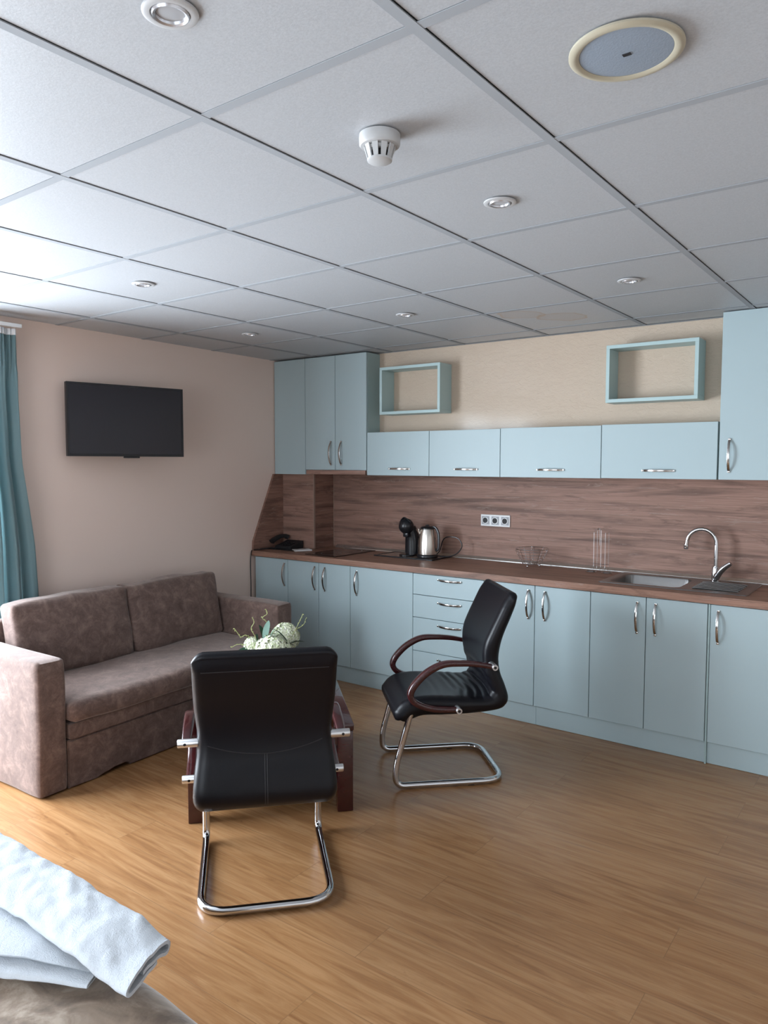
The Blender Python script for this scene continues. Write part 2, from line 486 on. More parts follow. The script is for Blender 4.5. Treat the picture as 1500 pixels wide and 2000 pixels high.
tag(obj('wall_corner', bm, M['wall_cream']), kind='structure')
tag(obj('wall_right', box(XR, XR + .15, YN - .15, YF + .15, 0, H + .06), M['wall_white']), kind='structure')
bm = bmesh.new()
NX0, NX1, NZ0, NZ1 = -0.9, 1.3, 0.5, 2.2
bx(bm, -3.0, NX0, YN - .15, YN, 0, H + .06); bx(bm, NX1, XR + .15, YN - .15, YN, 0, H + .06)
bx(bm, NX0, NX1, YN - .15, YN, 0, NZ0); bx(bm, NX0, NX1, YN - .15, YN, NZ1, H + .06)
tag(obj('wall_near', bm, M['wall_white']), kind='structure')

# suspended ceiling: tiles in one mesh, the T-bars in another; the reveal beside each main runner is a real gap
GA = -0.0137
ca, sa = math.cos(GA), math.sin(GA)
def clip_room(bm):
    for co, no in (((XR, 0, 0), (1, 0, 0)), ((0, YN, 0), (0, -1, 0)), ((0, YU, 0), (0, 1, 0)), ((lw(0), 0, 0), Vector((-1, -0.028, 0)).normalized())):
        g = list(bm.verts) + list(bm.edges) + list(bm.faces)
        bmesh.ops.bisect_plane(bm, geom=g, plane_co=co, plane_no=no, clear_outer=True)
bm = bmesh.new()
for a in range(-7, 6):
    for b in range(-7, 6):
        bx(bm, a * .6 + .0155, (a + 1) * .6 - .011, b * .6 + .011, (b + 1) * .6 - .0125, H + .001, H + .016)
bmesh.ops.rotate(bm, cent=(0, 0, 0), matrix=Matrix.Rotation(GA, 3, 'Z'), verts=bm.verts)
clip_room(bm)
bx(bm, -3.0, XR + .15, YN - .15, YF + .15, H + .06, H + .10, mi=1)
tag(obj('ceiling', bm, [M['tile'], M['void_shade']]), kind='structure')
bm = bmesh.new()
for a in range(-7, 7):
    bx(bm, a * .6 - .012, a * .6 + .012, -4.2, 3.8, H - .002, H + .0005)
    bx(bm, a * .6 - .001, a * .6 + .001, -4.2, 3.8, H - .001, H + .035)
for b in range(-7, 7):
    bx(bm, -4.2, 3.8, b * .6 - .012, b * .6 + .012, H - .0012, H + .0007)
bmesh.ops.rotate(bm, cent=(0, 0, 0), matrix=Matrix.Rotation(GA, 3, 'Z'), verts=bm.verts)
clip_room(bm)
tag(obj('trim_1', bm, M['tbar']), kind='structure')
# wall angle round the ceiling edge
bm = bmesh.new()
bx(bm, lw(YU) + .001, XR, YU - .018, YU - .001, H - .004, H - .0025)
tag(obj('trim_2', bm, M['tbar']), kind='structure')

def window(name, n, axis, lo, hi, z0, z1, c, yaw=0):
    """frame with a mullion, panes and sill; axis 1: in the left wall, axis 0: in the near wall"""
    root = bpy.data.objects.new(name, None); C.objects.link(root); tag(root, kind='structure')
    def b(bm, a0, a1, d0, d1, y0, y1, bev=.003):
        if axis == 1: bx(bm, d0, d1, a0, a1, y0, y1, bev=bev, seg=1)
        else: bx(bm, a0, a1, d0, d1, y0, y1, bev=bev, seg=1)
    bm = bmesh.new(); w = .06; mid = (lo + hi) / 2
    b(bm, lo, hi, c - .03, c + .03, z0, z0 + w); b(bm, lo, hi, c - .03, c + .03, z1 - w, z1)
    for q in (lo, hi - w, mid - w / 2): b(bm, q, q + w, c - .03, c + .03, z0 + w, z1 - w)
    obj('window_frame', bm, M['trim_white'], root)
    bm = bmesh.new(); b(bm, lo + w, mid - w / 2, c - .004, c + .004, z0 + w, z1 - w, 0); b(bm, mid + w / 2, hi - w, c - .004, c + .004, z0 + w, z1 - w, 0)
    obj('window_pane', bm, M['glass'], root)
    bm = bmesh.new()
    if axis == 1: bx(bm, c + .03, lw(0) + .03, lo, hi, z0 - .0, z0 + .02, bev=.004)
    else: bx(bm, lo, hi, c + .03, YN + .04, z0, z0 + .02, bev=.004)
    obj('window_sill', bm, M['trim_white'], root)
window('window_1', 1, 1, WY0, WY1, WZ0, WZ1, lw(0) - .10)
window('added_window', 2, 0, NX0, NX1, NZ0, NZ1, YN - .09)  # unseen window, added to give the fill light an opening

# ------------------------------------------------------------------ kitchen
YB = 2.823      # front of base doors
YT = 3.074      # front of wall doors
DT = 0.018

def handle(parent, x, z, vertical, yf, L=0.166):
    """bowed bar handle, chrome"""
    h = 0.030; n = 14; path = []
    for k in range(n + 1):
        t = k / n; s = (t - .5) * L
        d = h * (1 - (2 * t - 1) ** 2) ** 0.75
        path.append((x, yf - d - .0015, z + s) if vertical else (x + s, yf - d - .0015, z))
    up = (1, 0, 0) if vertical else (0, 0, 1)
    bm = sweep(bmesh.new(), path, rrect(.0045, .013, .0018, 2), up=up)
    # feet
    for e in (path[0], path[-1]):
        if vertical: bx(bm, x - .006, x + .006, yf - .008, yf - .0002, e[2] - .005, e[2] + .005, bev=.001)
        else: bx(bm, e[0] - .005, e[0] + .005, yf - .008, yf - .0002, z - .006, z + .006, bev=.001)
    return obj('handle', bm, M['nickel'], parent, smooth=True)

def carcass(root, x0, x1, y0, y1, z0, z1, top=True, name='body'):
    bm = bmesh.new(); t = .016
    bx(bm, x0 + .0005, x0 + t, y0, y1, z0, z1); bx(bm, x1 - t, x1 - .0005, y0, y1, z0, z1)
    bx(bm, x0 + t, x1 - t, y0, y1, z0, z0 + t)
    bx(bm, x0 + t, x1 - t, y1 - .006, y1, z0 + t, z1)
    if top: bx(bm, x0 + t, x1 - t, y0, y1 - .006, z1 - t, z1)
    else: bx(bm, x0 + t, x1 - t, y0, y0 + .06, z1 - t, z1)
    return obj(name, bm, M['cab_edge'], root)

G = .0018
def base_unit(label, doors, handles, drawers=None):
    x0, x1 = doors[0], doors[-1]
    r = thing('base_cabinet', label, 'cabinet', ((x0 + x1) / 2, YB + .3, 0), group='base cabinets under the worktop')
    carcass(r, x0, x1, YB + DT + .001, 3.160 if x0 < -2.5 else YF - .012, .118, .836, top=False)
    if drawers:
        for k, (za, zb) in enumerate(drawers):
            d = obj('drawer', box(x0 + G, x1 - G, YB, YB + DT, za + G, zb - G, bev=.0012, seg=1), M['cab'], r)
            handle(d, (x0 + x1) / 2 + .018, handles[k], False, YB)
    else:
        for k in range(len(doors) - 1):
            d = obj('door', box(doors[k] + G, doors[k + 1] - G, YB, YB + DT, .118, .836, bev=.0012, seg=1), M['cab'], r)
            handle(d, handles[k], .723, True, YB)
    return r
base_unit('narrow aqua base cabinet with one door, next to the taupe wall under the telephone', [-2.752, -2.412], [-2.442])
base_unit('aqua two-door base cabinet below the black hob', [-2.412, -2.109, -1.818], [-2.142, -2.046])
base_unit('wide one-door aqua base cabinet left of the drawers', [-1.818, -1.292], [-1.757])
base_unit('aqua base cabinet with a stack of four drawers', [-1.292, -0.768], [.808, .658, .510, .287],
          drawers=[(.697, .836), (.547, .697), (.325, .547), (.118, .325)])
base_unit('aqua two-door base cabinet partly hidden by the side-on armchair', [-0.768, -0.430, -0.094], [-0.470, -0.366])
base_unit('aqua two-door base cabinet under the sink', [-0.094, 0.213, 0.524], [0.167, 0.264])
base_unit('one-door aqua base cabinet right of the sink cabinet, cut by the photo edge', [0.536, 1.136], [0.575])
tag(obj('filler_panel', box(.5255, .5345, YB + .004, YF - .012, .0, .836), M['cab_edge']), 'thin aqua upright panel between the sink cabinet and the last base cabinet', 'panel')

def plinth(x0, x1, label):
    return tag(obj('plinth', box(x0, x1, YB + .018, YB + .034, .001, .114, bev=.001, seg=1), M['cab']), label, 'plinth', group='plinths below the base cabinets')
plinth(lw(2.8) + .005, -.4205, 'long aqua plinth board at the floor, from the taupe wall to behind the side-on armchair')
plinth(-.4195, .5245, 'aqua plinth board at the floor below the sink cabinet')
plinth(.5355, 1.136, 'short aqua plinth board at the right edge of the photo')

# worktop with the sink cut-out
ZC = .881
SX0, SX1, SY0, SY1 = -0.045, 0.345, 2.945, 3.290
bm = bmesh.new()
wx0, wx1, wy0, wy1 = -2.77, 1.16, YB - .018, YF - .001
z0, z1 = .842, ZC
def ring_box(bm, o, i, z0, z1):
    ox0, ox1, oy0, oy1 = o; ix0, ix1, iy0, iy1 = i
    O = [(ox0, oy0), (ox1, oy0), (ox1, oy1), (ox0, oy1)]; I = [(ix0, iy0), (ix1, iy0), (ix1, iy1), (ix0, iy1)]
    vO = [[bm.verts.new((x, y, z)) for x, y in O] for z in (z0, z1)]; vI = [[bm.verts.new((x, y, z)) for x, y in I] for z in (z0, z1)]
    for k in range(4):
        j = (k + 1) % 4
        bm.faces.new([vO[1][k], vO[1][j], vI[1][j], vI[1][k]]); bm.faces.new([vO[0][j], vO[0][k], vI[0][k], vI[0][j]])
        bm.faces.new([vO[0][k], vO[0][j], vO[1][j], vO[1][k]]); bm.faces.new([vI[0][j], vI[0][k], vI[1][k], vI[1][j]])
    return bm
ring_box(bm, (wx0, wx1, wy0, 3.166), (SX0 - .004, SX1 + .004, SY0 - .004, 3.16), z0, z1) if False else None
ring_box(bm, (-2.458, wx1, wy0, wy1), (SX0 - .004, SX1 + .004, SY0 - .004, SY1 + .004), z0, z1)
bx(bm, lw(2.85) + .003, -2.458, wy0, 3.150, z0, z1)
bmesh.ops.remove_doubles(bm, verts=bm.verts, dist=1e-5)
tag(obj('worktop', bm, M['worktop']), 'long brown oak-effect kitchen worktop on the base cabinets', 'worktop')
tag(obj('upstand', prism(bmesh.new(), [(YF - .004, ZC + .0005), (YF - .030, ZC + .0005), (YF - .028, ZC + .006), (YF - .010, ZC + .022), (YF - .004, ZC + .022)], 0, -2.40, 1.16), M['strip']),
    'pale metallic sealing strip along the back of the worktop', 'strip')

# splashback and corner box cladding
tag(obj('splashback', box(-2.440, 1.16, YF - .0035, YF - .0005, ZC + .001, 1.470), M['wood']), 'brown oak-effect splashback panel behind the worktop', 'splashback')
r = thing('corner_cladding', 'brown oak-effect cladding round the boxed corner behind the telephone', 'cladding', (-2.6, 3.15, ZC))
obj('front_panel', box(lw(3.1) + .021, -2.445, 3.150, 3.167, ZC + .001, 1.470), M['wood'], r)
obj('side_panel', box(-2.459, -2.4435, 3.1675, YF - .004, ZC + .001, 1.470), M['wood_side'], r)
obj('edge_strip', box(-2.4448, -2.4385, 3.1485, 3.1672, ZC + .001, 1.470, bev=.001, seg=1), M['wood_edge'], r, label='pale edge strip')
bm = bmesh.new()
pts = [(3.051, 1.466), (2.815, .95), (2.812, ZC + .001), (3.167, ZC + .001), (3.167, 1.466)]
v0 = [bm.verts.new((lw(y) + .002, y, z)) for y, z in pts]; v1 = [bm.verts.new((lw(y) + .020, y, z)) for y, z in pts]
bm.faces.new(v0); bm.faces.new(v1[::-1])
for i in range(5): bm.faces.new([v0[i], v1[i], v1[(i + 1) % 5], v0[(i + 1) % 5]])
obj('wall_panel', bm, M['wood_side'], r)

# wall units
def wall_unit(name, label, xs, z0, z1, handles, horiz=None, dz=0, x0=None):
    a, b = xs[0], xs[-1]
    r = thing(name, label, 'cabinet', ((a + b) / 2, YU, z0), group='wall cabinets above the worktop')
    carcass(r, a, b, YT + DT + .001, YU - .001, z0, z1)
    for k in range(len(xs) - 1):
        d = obj('door', box(xs[k] + G, xs[k + 1] - G, YT, YT + DT, z0, z1, bev=.0012, seg=1), M['cab'], r)
        if horiz is not None: handle(d, horiz, 1.514, False, YT, L=.170)
        elif handles[k] is not None: handle(d, handles[k], z0 + dz, True, YT, L=.172)
    return r
wall_unit('wall_cabinet', 'tall aqua wall cabinet with a plain door and no handle, in the left corner', [-2.782, -2.456], 1.466, 2.345, [None])
hc = wall_unit('wall_cabinet', 'tall aqua two-door wall cabinet above the range hood', [-2.456, -2.159, -1.866], 1.502, 2.345, [-2.197, -2.098], dz=.124)
wall_unit('flap_cabinet', 'low aqua flap cabinet under the left box shelf, first from the left', [-1.862, -1.332], 1.466, 1.772, None, horiz=-1.577)
wall_unit('flap_cabinet', 'low aqua flap cabinet second from the left', [-1.332, -0.796], 1.466, 1.772, None, horiz=-1.045)
wall_unit('flap_cabinet', 'low aqua flap cabinet above the socket, third from the left', [-0.796, -0.141], 1.466, 1.775, None, horiz=-0.454)
wall_unit('flap_cabinet', 'low aqua flap cabinet under the right box shelf, widest of the row', [-0.141, 0.494], 1.468, 1.778, None, horiz=0.187)
wall_unit('wall_cabinet', 'tall aqua wall cabinet at the right edge of the photo', [0.499, 0.98], 1.468, 2.350, [0.552], dz=.129)

# range hood slid in under the two-door cabinet
r = thing('range_hood', 'slim brown-fronted range hood below the tall two-door wall cabinet', 'range hood', (-2.16, 3.15, 1.468))
obj('hood_body', box(-2.452, -1.872, YT + .022, YU - .002, 1.470, 1.501), M['alu'], r)
obj('front_strip', box(-2.452, -1.880, YT + .004, YT + .021, 1.468, 1.4995, bev=.001, seg=1), M['wood'], r)
obj('filter', box(-2.40, -1.93, YT + .035, YU - .02, 1.4675, 1.4698), M['steel'], r)

def box_shelf(x0, x1, z0, z1, label):
    r = thing('box_shelf', label, 'shelf', ((x0 + x1) / 2, YU, z0), group='open box shelves above the flap cabinets')
    t = .020; y0, y1 = 3.085, YU - .001
    for nm, a in (('bottom_board', (x0, x1, y0, y1, z0, z0 + t)), ('top_board', (x0, x1, y0, y1, z1 - t, z1)),
                  ('side_board', (x0, x0 + t, y0, y1, z0 + t, z1 - t)), ('side_board', (x1 - t, x1, y0, y1, z0 + t, z1 - t))):
        obj(nm, box(*a, bev=.0008, seg=1), M['shelf'], r)
box_shelf(-1.758, -1.256, 1.896, 2.227, 'open aqua box shelf on the cream wall beside the tall left cabinets')
box_shelf(-0.126, 0.382, 1.905, 2.234, 'open aqua box shelf on the cream wall beside the tall right cabinet')

# hob
r = thing('hob', 'black glass two-ring hob set into the worktop beside the boxed corner', 'hob', (-2.13, 3.12, ZC))
obj('glass_top', box(-2.275, -1.985, 2.862, 3.345, ZC + .0005, ZC + .006, bev=.002), M['black_glass'], r)
M['hob_ring'] = mat('hob_marking', (0.09, 0.085, 0.085), 0.3)
for cy, rr in ((2.99, .075), (3.21, .095)):
    bm = bmesh.new()
    lathe(bm, [(rr - .0015, 0), (rr + .0015, 0), (rr + .0015, .0004), (rr - .0015, .0004), (rr - .0015, 0)], (-2.13, cy, ZC + .006), 40)
    obj('cooking_ring', bm, M['hob_ring'], r)

# triple socket
r = thing('wall_socket', 'white triple socket plate on the splashback', 'socket', (-0.987, YF - .004, 1.158))
obj('plate', box(-1.099, -.875, YF - .012, YF - .004, 1.118, 1.199, bev=.003), M['white_plastic'], r)
M['socket_grey'] = mat('socket_grey', (0.30, 0.31, 0.33), 0.4)
for k in range(3):
    cx = -1.099 + .224 / 3 * (k + .5)
    bm = box(cx - .029, cx + .029, YF - .0135, YF - .012, 1.1295, 1.1875, bev=.0006, seg=1)
    s = obj('socket_insert', bm, M['socket_grey'], r)
    bm = lathe(bmesh.new(), [(.0235, 0), (.0235, -.003), (.0205, -.003), (.0195, .0), (0, .0)], (cx, YF - .0136, 1.158), 28, axis=1)
    obj('socket_well', bm, M['white_plastic'], s)
    bm = lathe(bmesh.new(), [(0, -.0012), (.0185, -.0012), (.0185, -.0004), (0, -.0004)], (cx - .002, YF - .0138, 1.158), 24, axis=1)
    obj('socket_hole', bm, M['black_matte'], s)

# ------------------------------------------------------------------ sink and tap
r = thing('sink', 'stainless steel inset sink with a drainer on the right, set into the worktop', 'sink', (.30, 3.13, ZC))
def rring(x0, x1, y0, y1, rad, z, n=6):
    out = []
    for cx, cy, a0 in ((x1 - rad, y1 - rad, 0), (x0 + rad, y1 - rad, 90), (x0 + rad, y0 + rad, 180), (x1 - rad, y0 + rad, 270)):
        for k in range(n + 1):
            a = math.radians(a0 + 90 * k / n); out.append((cx + rad * math.cos(a), cy + rad * math.sin(a), z))
    return out
def loft(bm, rings, cap=False):
    R_ = [[bm.verts.new(p) for p in q] for q in rings]; m = len(R_[0])
    for A, B in zip(R_, R_[1:]):
        for j in range(m): bm.faces.new([A[j], A[(j + 1) % m], B[(j + 1) % m], B[j]])
    if cap: bm.faces.new(R_[-1])
    return bm
bm = bmesh.new()
bX0, bX1, bY0, bY1 = SX0, SX1, SY0, SY1
loft(bm, [rring(-.085, .690, 2.905, 3.362, .012, ZC + .0008), rring(-.083, .688, 2.907, 3.360, .012, ZC + .0045), rring(-.078, .683, 2.912, 3.355, .010, ZC + .0055)])
# deck: between the outer ring and the bowl ring
outer = rring(-.078, .683, 2.912, 3.355, .010, ZC + .0055); inner = rring(bX0, bX1, bY0, bY1, .05, ZC + .0048)
loft(bm, [outer, inner, rring(bX0 + .003, bX1 - .003, bY0 + .003, bY1 - .003, .05, ZC + .0005), rring(bX0 + .010, bX1 - .010, bY0 + .010, bY1 - .010, .05, ZC - .13), rring(bX0 + .035, bX1 - .035, bY0 + .035, bY1 - .035, .045, ZC - .150)], cap=True)
obj('basin', bm, M['steel'], r, smooth=True, angle=35)
for k in range(6):
    y = 2.985 + k * .048
    obj('drainer_rib', sweep(bmesh.new(), [(.405, y, ZC + .0065), (.42, y, ZC + .009), (.62, y, ZC + .009), (.635, y, ZC + .0065)], circ(.004, 8)), M['steel'], r, smooth=True)
obj('drain', lathe(bmesh.new(), [(0, .002), (.03, .002), (.038, .0), (.04, -.002)], ((bX0 + bX1) / 2, (bY0 + bY1) / 2, ZC - .148), 28), M['chrome'], r, smooth=True)

r = thing('kitchen_tap', 'chrome swan-neck mixer tap behind the sink', 'tap', (.455, 3.325, ZC))
tx, ty = .455, 3.300
bm = lathe(bmesh.new(), [(0, .0), (.027, .0), (.027, .006), (.022, .010), (.022, .07), (.018, .085), (.0, .085)], (tx, ty, ZC + .006), 28)
obj('tap_body', bm, M['chrome'], r, smooth=True)
dx, dy = -.93, -.12
path = [(tx, ty, ZC + .07), (tx, ty, ZC + .20)]
for k in range(0, 13):
    a = PI * k / 12 * 0.98
    cx_ = .083
    path.append((tx + dx * cx_ * (1 - math.cos(a)), ty + dy * cx_ * (1 - math.cos(a)), ZC + .218 + .082 * math.sin(a)))
path.append((path[-1][0] - .004, path[-1][1], path[-1][2] - .030))
obj('spout', tube(bmesh.new(), path, .0115, 14), M['chrome'], r, smooth=True)
e = path[-1]
obj('aerator', lathe(bmesh.new(), [(0, -.012), (.012, -.012), (.0135, -.008), (.0135, .012), (.0, .012)], e, 20), M['chrome'], r, smooth=True)
obj('lever', sweep(bmesh.new(), catmull([(tx + .004, ty - .012, ZC + .022), (tx + .022, ty - .022, ZC + .055), (tx + .050, ty - .03, ZC + .088), (tx + .085, ty - .035, ZC + .118)], 6), circ(.020, 14, .017), scale=lambda t: 1.0 - .35 * t + .1 * math.sin(t * PI)), M['chrome'], r, smooth=True)

# ------------------------------------------------------------------ things on the worktop
# glass tray, coffee machine, kettle
r = thing('worktop_tray', 'black-rimmed glass tray under the coffee machine and kettle', 'tray', (-1.58, 3.22, ZC))
obj('rim', ring_box(bmesh.new(), (-1.822, -1.322, 3.105, 3.360), (-1.804, -1.340, 3.123, 3.342), ZC + .0008, ZC + .008), M['black_plastic'], r)
obj('glass_plate', box(-1.804, -1.340, 3.123, 3.342, ZC + .0008, ZC + .006), M['tray_in'], r)

zt = ZC + .0075
r = thing('coffee_machine', 'small round-headed black capsule coffee machine on the tray', 'coffee machine', (-1.60, 3.22, zt))
mx_, my_ = -1.595, 3.235
bm = bmesh.new()
loft(bm, [[(mx_ + math.cos(t) * .058, my_ - .02 + math.sin(t) * .075, zt + h) for t in [2 * PI * k / 24 for k in range(24)]] for h in (0, .012)], cap=True)
bm.faces.new([v for v in bm.verts if abs(v.co.z - zt) < 1e-6][:24])
obj('drip_base', bm, M['black_plastic'], r, smooth=True)
# body: a tapering column leaning back
rings = []
for h, rx, ry, oy in ((.012, .050, .045, .030), (.05, .052, .048, .032), (.10, .050, .046, .030), (.15, .044, .042, .024), (.19, .036, .04, .012), (.215, .026, .03, .006)):
    rings.append([(mx_ + .004 + (rx + .007) * math.cos(2 * PI * k / 24), my_ + oy + ry * math.sin(2 * PI * k / 24), zt + h) for k in range(24)])
obj('water_tank', loft(bmesh.new(), rings, cap=True), M['black_plastic'], r, smooth=True)
bm = bmesh.new()
bmesh.ops.create_uvsphere(bm, u_segments=28, v_segments=18, radius=.056)
bmesh.ops.scale(bm, vec=(1, .95, 1), verts=bm.verts); bmesh.ops.translate(bm, vec=(mx_ - .008, my_ - .035, zt + .213), verts=bm.verts)
obj('brew_head', bm, M['black_plastic'], r, smooth=True)
bm = bmesh.new(); bx(bm, mx_ - .025, mx_ + .018, my_ - .055, my_ + .0, zt + .135, zt + .175, bev=.008)
obj('spout_block', bm, M['black_plastic'], r, smooth=True)
bm = sweep(bmesh.new(), catmull([(mx_ - .05, my_ - .05, zt + .24), (mx_ - .008, my_ - .06, zt + .275), (mx_ + .04, my_ - .05, zt + .245)], 6), rrect(.014, .008, .003, 2))
obj('lever', bm, M['black_plastic'], r, smooth=True)

r = thing('kettle', 'brushed steel electric kettle with black lid and handle on the tray', 'kettle', (-1.41, 3.20, zt))
kx, ky = -1.425, 3.205
obj('kettle_base', lathe(bmesh.new(), [(0, 0), (.072, 0), (.074, .006), (.072, .022), (.068, .026), (0, .026)], (kx, ky, zt), 36), M['black_plastic'], r, smooth=True)
obj('kettle_body', lathe(bmesh.new(), [(0, .026), (.068, .026), (.0685, .05), (.066, .10), (.060, .15), (.052, .195), (.049, .203), (0, .203)], (kx, ky, zt), 40), M['kettle'], r, smooth=True)
obj('kettle_lid', lathe(bmesh.new(), [(0, .203), (.050, .203), (.050, .210), (.042, .219), (.015, .224), (.012, .232), (0, .234)], (kx, ky, zt), 32), M['black_plastic'], r, smooth=True)
obj('kettle_spout', sweep(bmesh.new(), [(kx - .040, ky - .03, zt + .150), (kx - .052, ky - .038, zt + .185), (kx - .058, ky - .042, zt + .203)], circ(.012, 10), scale=lambda t: .4 + .8 * t), M['kettle'], r, smooth=True)
obj('kettle_handle', sweep(bmesh.new(), catmull([(kx + .020, ky + .01, zt + .212), (kx + .055, ky + .012, zt + .214), (kx + .080, ky + .012, zt + .18), (kx + .086, ky + .012, zt + .12), (kx + .082, ky + .012, zt + .065), (kx + .064, ky + .012, zt + .052)], 6), rrect(.018, .012, .004, 3), up=(0, 1, 0)), M['black_plastic'], r, smooth=True)
obj('water_gauge', box(kx - .055, kx - .046, ky - .050, ky - .043, zt + .07, zt + .17, bev=.002), M['black_plastic'], r) if False else None
obj('mains_cord', tube(bmesh.new(), catmull([(kx + .05, ky + .045, zt + .012), (kx + .12, 3.26, zt + .008), (kx + .19, 3.28, zt + .03), (kx + .225, 3.30, zt + .085), (kx + .19, 3.31, zt + .135), (kx + .12, 3.31, zt + .145), (kx + .06, 3.32, zt + .12), (kx + .02, 3.33, zt + .03), (kx - .03, 3.33, zt + .006)], 8), .0038, 8), M['black_plastic'], r, smooth=True)

# telephone corner
tel = r = thing('telephone', 'black desk telephone in the corner of the worktop', 'telephone', (-2.66, 3.06, ZC))
zp = ZC + .0055
bm = bmesh.new()
prism(bm, [(2.985, zp), (2.985, zp + .022), (3.05, zp + .035), (3.125, zp + .060), (3.132, zp + .055), (3.132, zp)], 0, -2.700, -2.535)
bmesh.ops.bevel(bm, geom=list(bm.edges), offset=.004, segments=2, affect='EDGES')
obj('phone_base', bm, M['black_matte'], r, smooth=True)
bm = sweep(bmesh.new(), catmull([(-2.725, 2.975, zp + .050), (-2.720, 3.00, zp + .066), (-2.714, 3.05, zp + .085), (-2.708, 3.10, zp + .088), (-2.702, 3.125, zp + .078)], 6), rrect(.048, .03, .012, 3), up=(0, 0, 1), scale=lambda t: 1.05 + .25 * (abs(2 * t - 1) ** 3) - .1)
obj('handset', bm, M['black_matte'], r, smooth=True)
bm = bmesh.new()
for i in range(3):
    for j in range(4): bx(bm, -2.640 + i * .028, -2.622 + i * .028, 2.996 + j * .020, 3.008 + j * .020, zp + .0262 + j * .0055, zp + .0305 + j * .0055)
obj('keypad', bm, M['black_plastic'], r)
tag(obj('folder', box(-2.752, -2.475, 2.945, 3.140, ZC + .0006, ZC + .005, bev=.001, seg=1), M['black_matte']), 'flat black folder lying under the telephone', 'folder')
bm = box(-2.455, -2.375, 2.895, 3.03, ZC + .0006, ZC + .011, bev=.001, seg=1)
bmesh.ops.rotate(bm, cent=(-2.415, 2.96, ZC), matrix=Matrix.Rotation(-.5, 3, 'Z'), verts=bm.verts)
bmesh.ops.translate(bm, verts=bm.verts, vec=(-.035, .06, 0))
tag(obj('booklet', bm, M['white_plastic']), 'small white booklet beside the telephone', 'booklet')
bm = tube(bmesh.new(), catmull([(-2.68, 2.99, ZC + .010), (-2.72, 2.93, ZC + .009), (-2.745, 2.86, ZC + .005), (-2.757, 2.812, ZC + .005)], 8), .0035, 7)
obj('line_cable', bm, M['black_matte'], tel, smooth=True)
bm = tube(bmesh.new(), catmull([(-2.760, 2.797, ZC + .003), (-2.768, 2.795, .862), (-2.771, 2.790, .78), (-2.763, 2.785, .60), (-2.768, 2.785, .35), (-2.765, 2.787, .0045)], 8), .0035, 7)
tag(obj('telephone_cable', bm, M['black_matte'], smooth=True), 'thin dark telephone cable hanging down the taupe wall beside the base cabinet', 'cable')
obj_coil = [( -2.700 + .004 * math.cos(t * 1.1), 2.955 - .0022 * t, ZC + .012 + .004 * math.sin(t * 1.1)) for t in range(0, 60)]
obj('handset_cord', tube(bmesh.new(), obj_coil, .0022, 6), M['black_matte'], tel, smooth=True)

# wire fruit basket
def wire(root, name, paths, rr=.0018, m='chrome', closed=False):
    bm = bmesh.new()
    for p_ in paths: tube(bm, p_, rr, 6, closed=closed)
    return obj(name, bm, M[m], root, smooth=True)
r = thing('wire_basket', 'small round chrome wire fruit basket at the back of the worktop', 'basket', (-.655, 3.27, ZC))
bx_, by_ = -.655, 3.262
def circle(cx, cy, z, rr, n=32): return [(cx + rr * math.cos(2 * PI * k / n), cy + rr * math.sin(2 * PI * k / n), z) for k in range(n)]
wire(r, 'rim', [circle(bx_, by_, ZC + .118, .108)], .0026, closed=True)
wire(r, 'hoop', [circle(bx_, by_, ZC + .022 + .02 * k, .060 + .012 * k) for k in range(5)], .0013, closed=True)
for k in range(10):
    a = 2 * PI * k / 10
    wire(r, 'spoke', [catmull([(bx_ + q * math.cos(a), by_ + q * math.sin(a), ZC + z) for q, z in ((.0, .018), (.04, .018), (.062, .028), (.085, .07), (.108, .118))], 4)], .0013)
for k in range(3):
    a = 2 * PI * k / 3 + .4
    bm = bmesh.new(); bmesh.ops.create_uvsphere(bm, u_segments=10, v_segments=8, radius=.007)
    bmesh.ops.translate(bm, vec=(bx_ + .05 * math.cos(a), by_ + .05 * math.sin(a), ZC + .0075), verts=bm.verts)
    tube(bm, [(bx_ + .05 * math.cos(a), by_ + .05 * math.sin(a), ZC + .010), (bx_ + .055 * math.cos(a), by_ + .055 * math.sin(a), ZC + .024)], .0018, 6)
    obj('foot', bm, M['chrome'], r, smooth=True)

# wire cup stand
r = thing('cup_stand', 'slender chrome wire cup stand beside the sink', 'rack', (-.21, 3.27, ZC))
cx_, cy_ = -.205, 3.285
wire(r, 'base_loop', [[(cx_ + sx * .05 + .032 * math.cos(2 * PI * k / 20), cy_ - .03 + .022 * math.sin(2 * PI * k / 20), ZC + .0045) for k in range(20)] for sx in (-1, 1)], .003, closed=True)
for k, (ox, oy) in enumerate(((-.045, 0), (-.02, -.01), (.0, .0), (.028, -.005), (.045, .01))):
    top = .262 if k in (1, 2) else .245
    wire(r, 'upright', [fillet([(cx_ + ox, cy_ - .02, ZC + .0045), (cx_ + ox, cy_ + oy, ZC + .03), (cx_ + ox, cy_ + oy, ZC + top)], .01, 4)], .0008, 'steel')
wire(r, 'hook', [catmull([(cx_ - .020, cy_ - .01, ZC + .262), (cx_ - .014, cy_ - .02, ZC + .274), (cx_ - .004, cy_ - .028, ZC + .274), (cx_ + .002, cy_ - .03, ZC + .262), (cx_ + .003, cy_ - .03, ZC + .17)], 5),
                 catmull([(cx_ + .0, cy_, ZC + .262), (cx_ - .006, cy_ - .02, ZC + .270), (cx_ - .03, cy_ - .03, ZC + .262)], 5)], .0018)
wire(r, 'cross_wire', [[(cx_ - .05, cy_, ZC + .05), (cx_ + .05, cy_ + .005, ZC + .05)]], .0015)

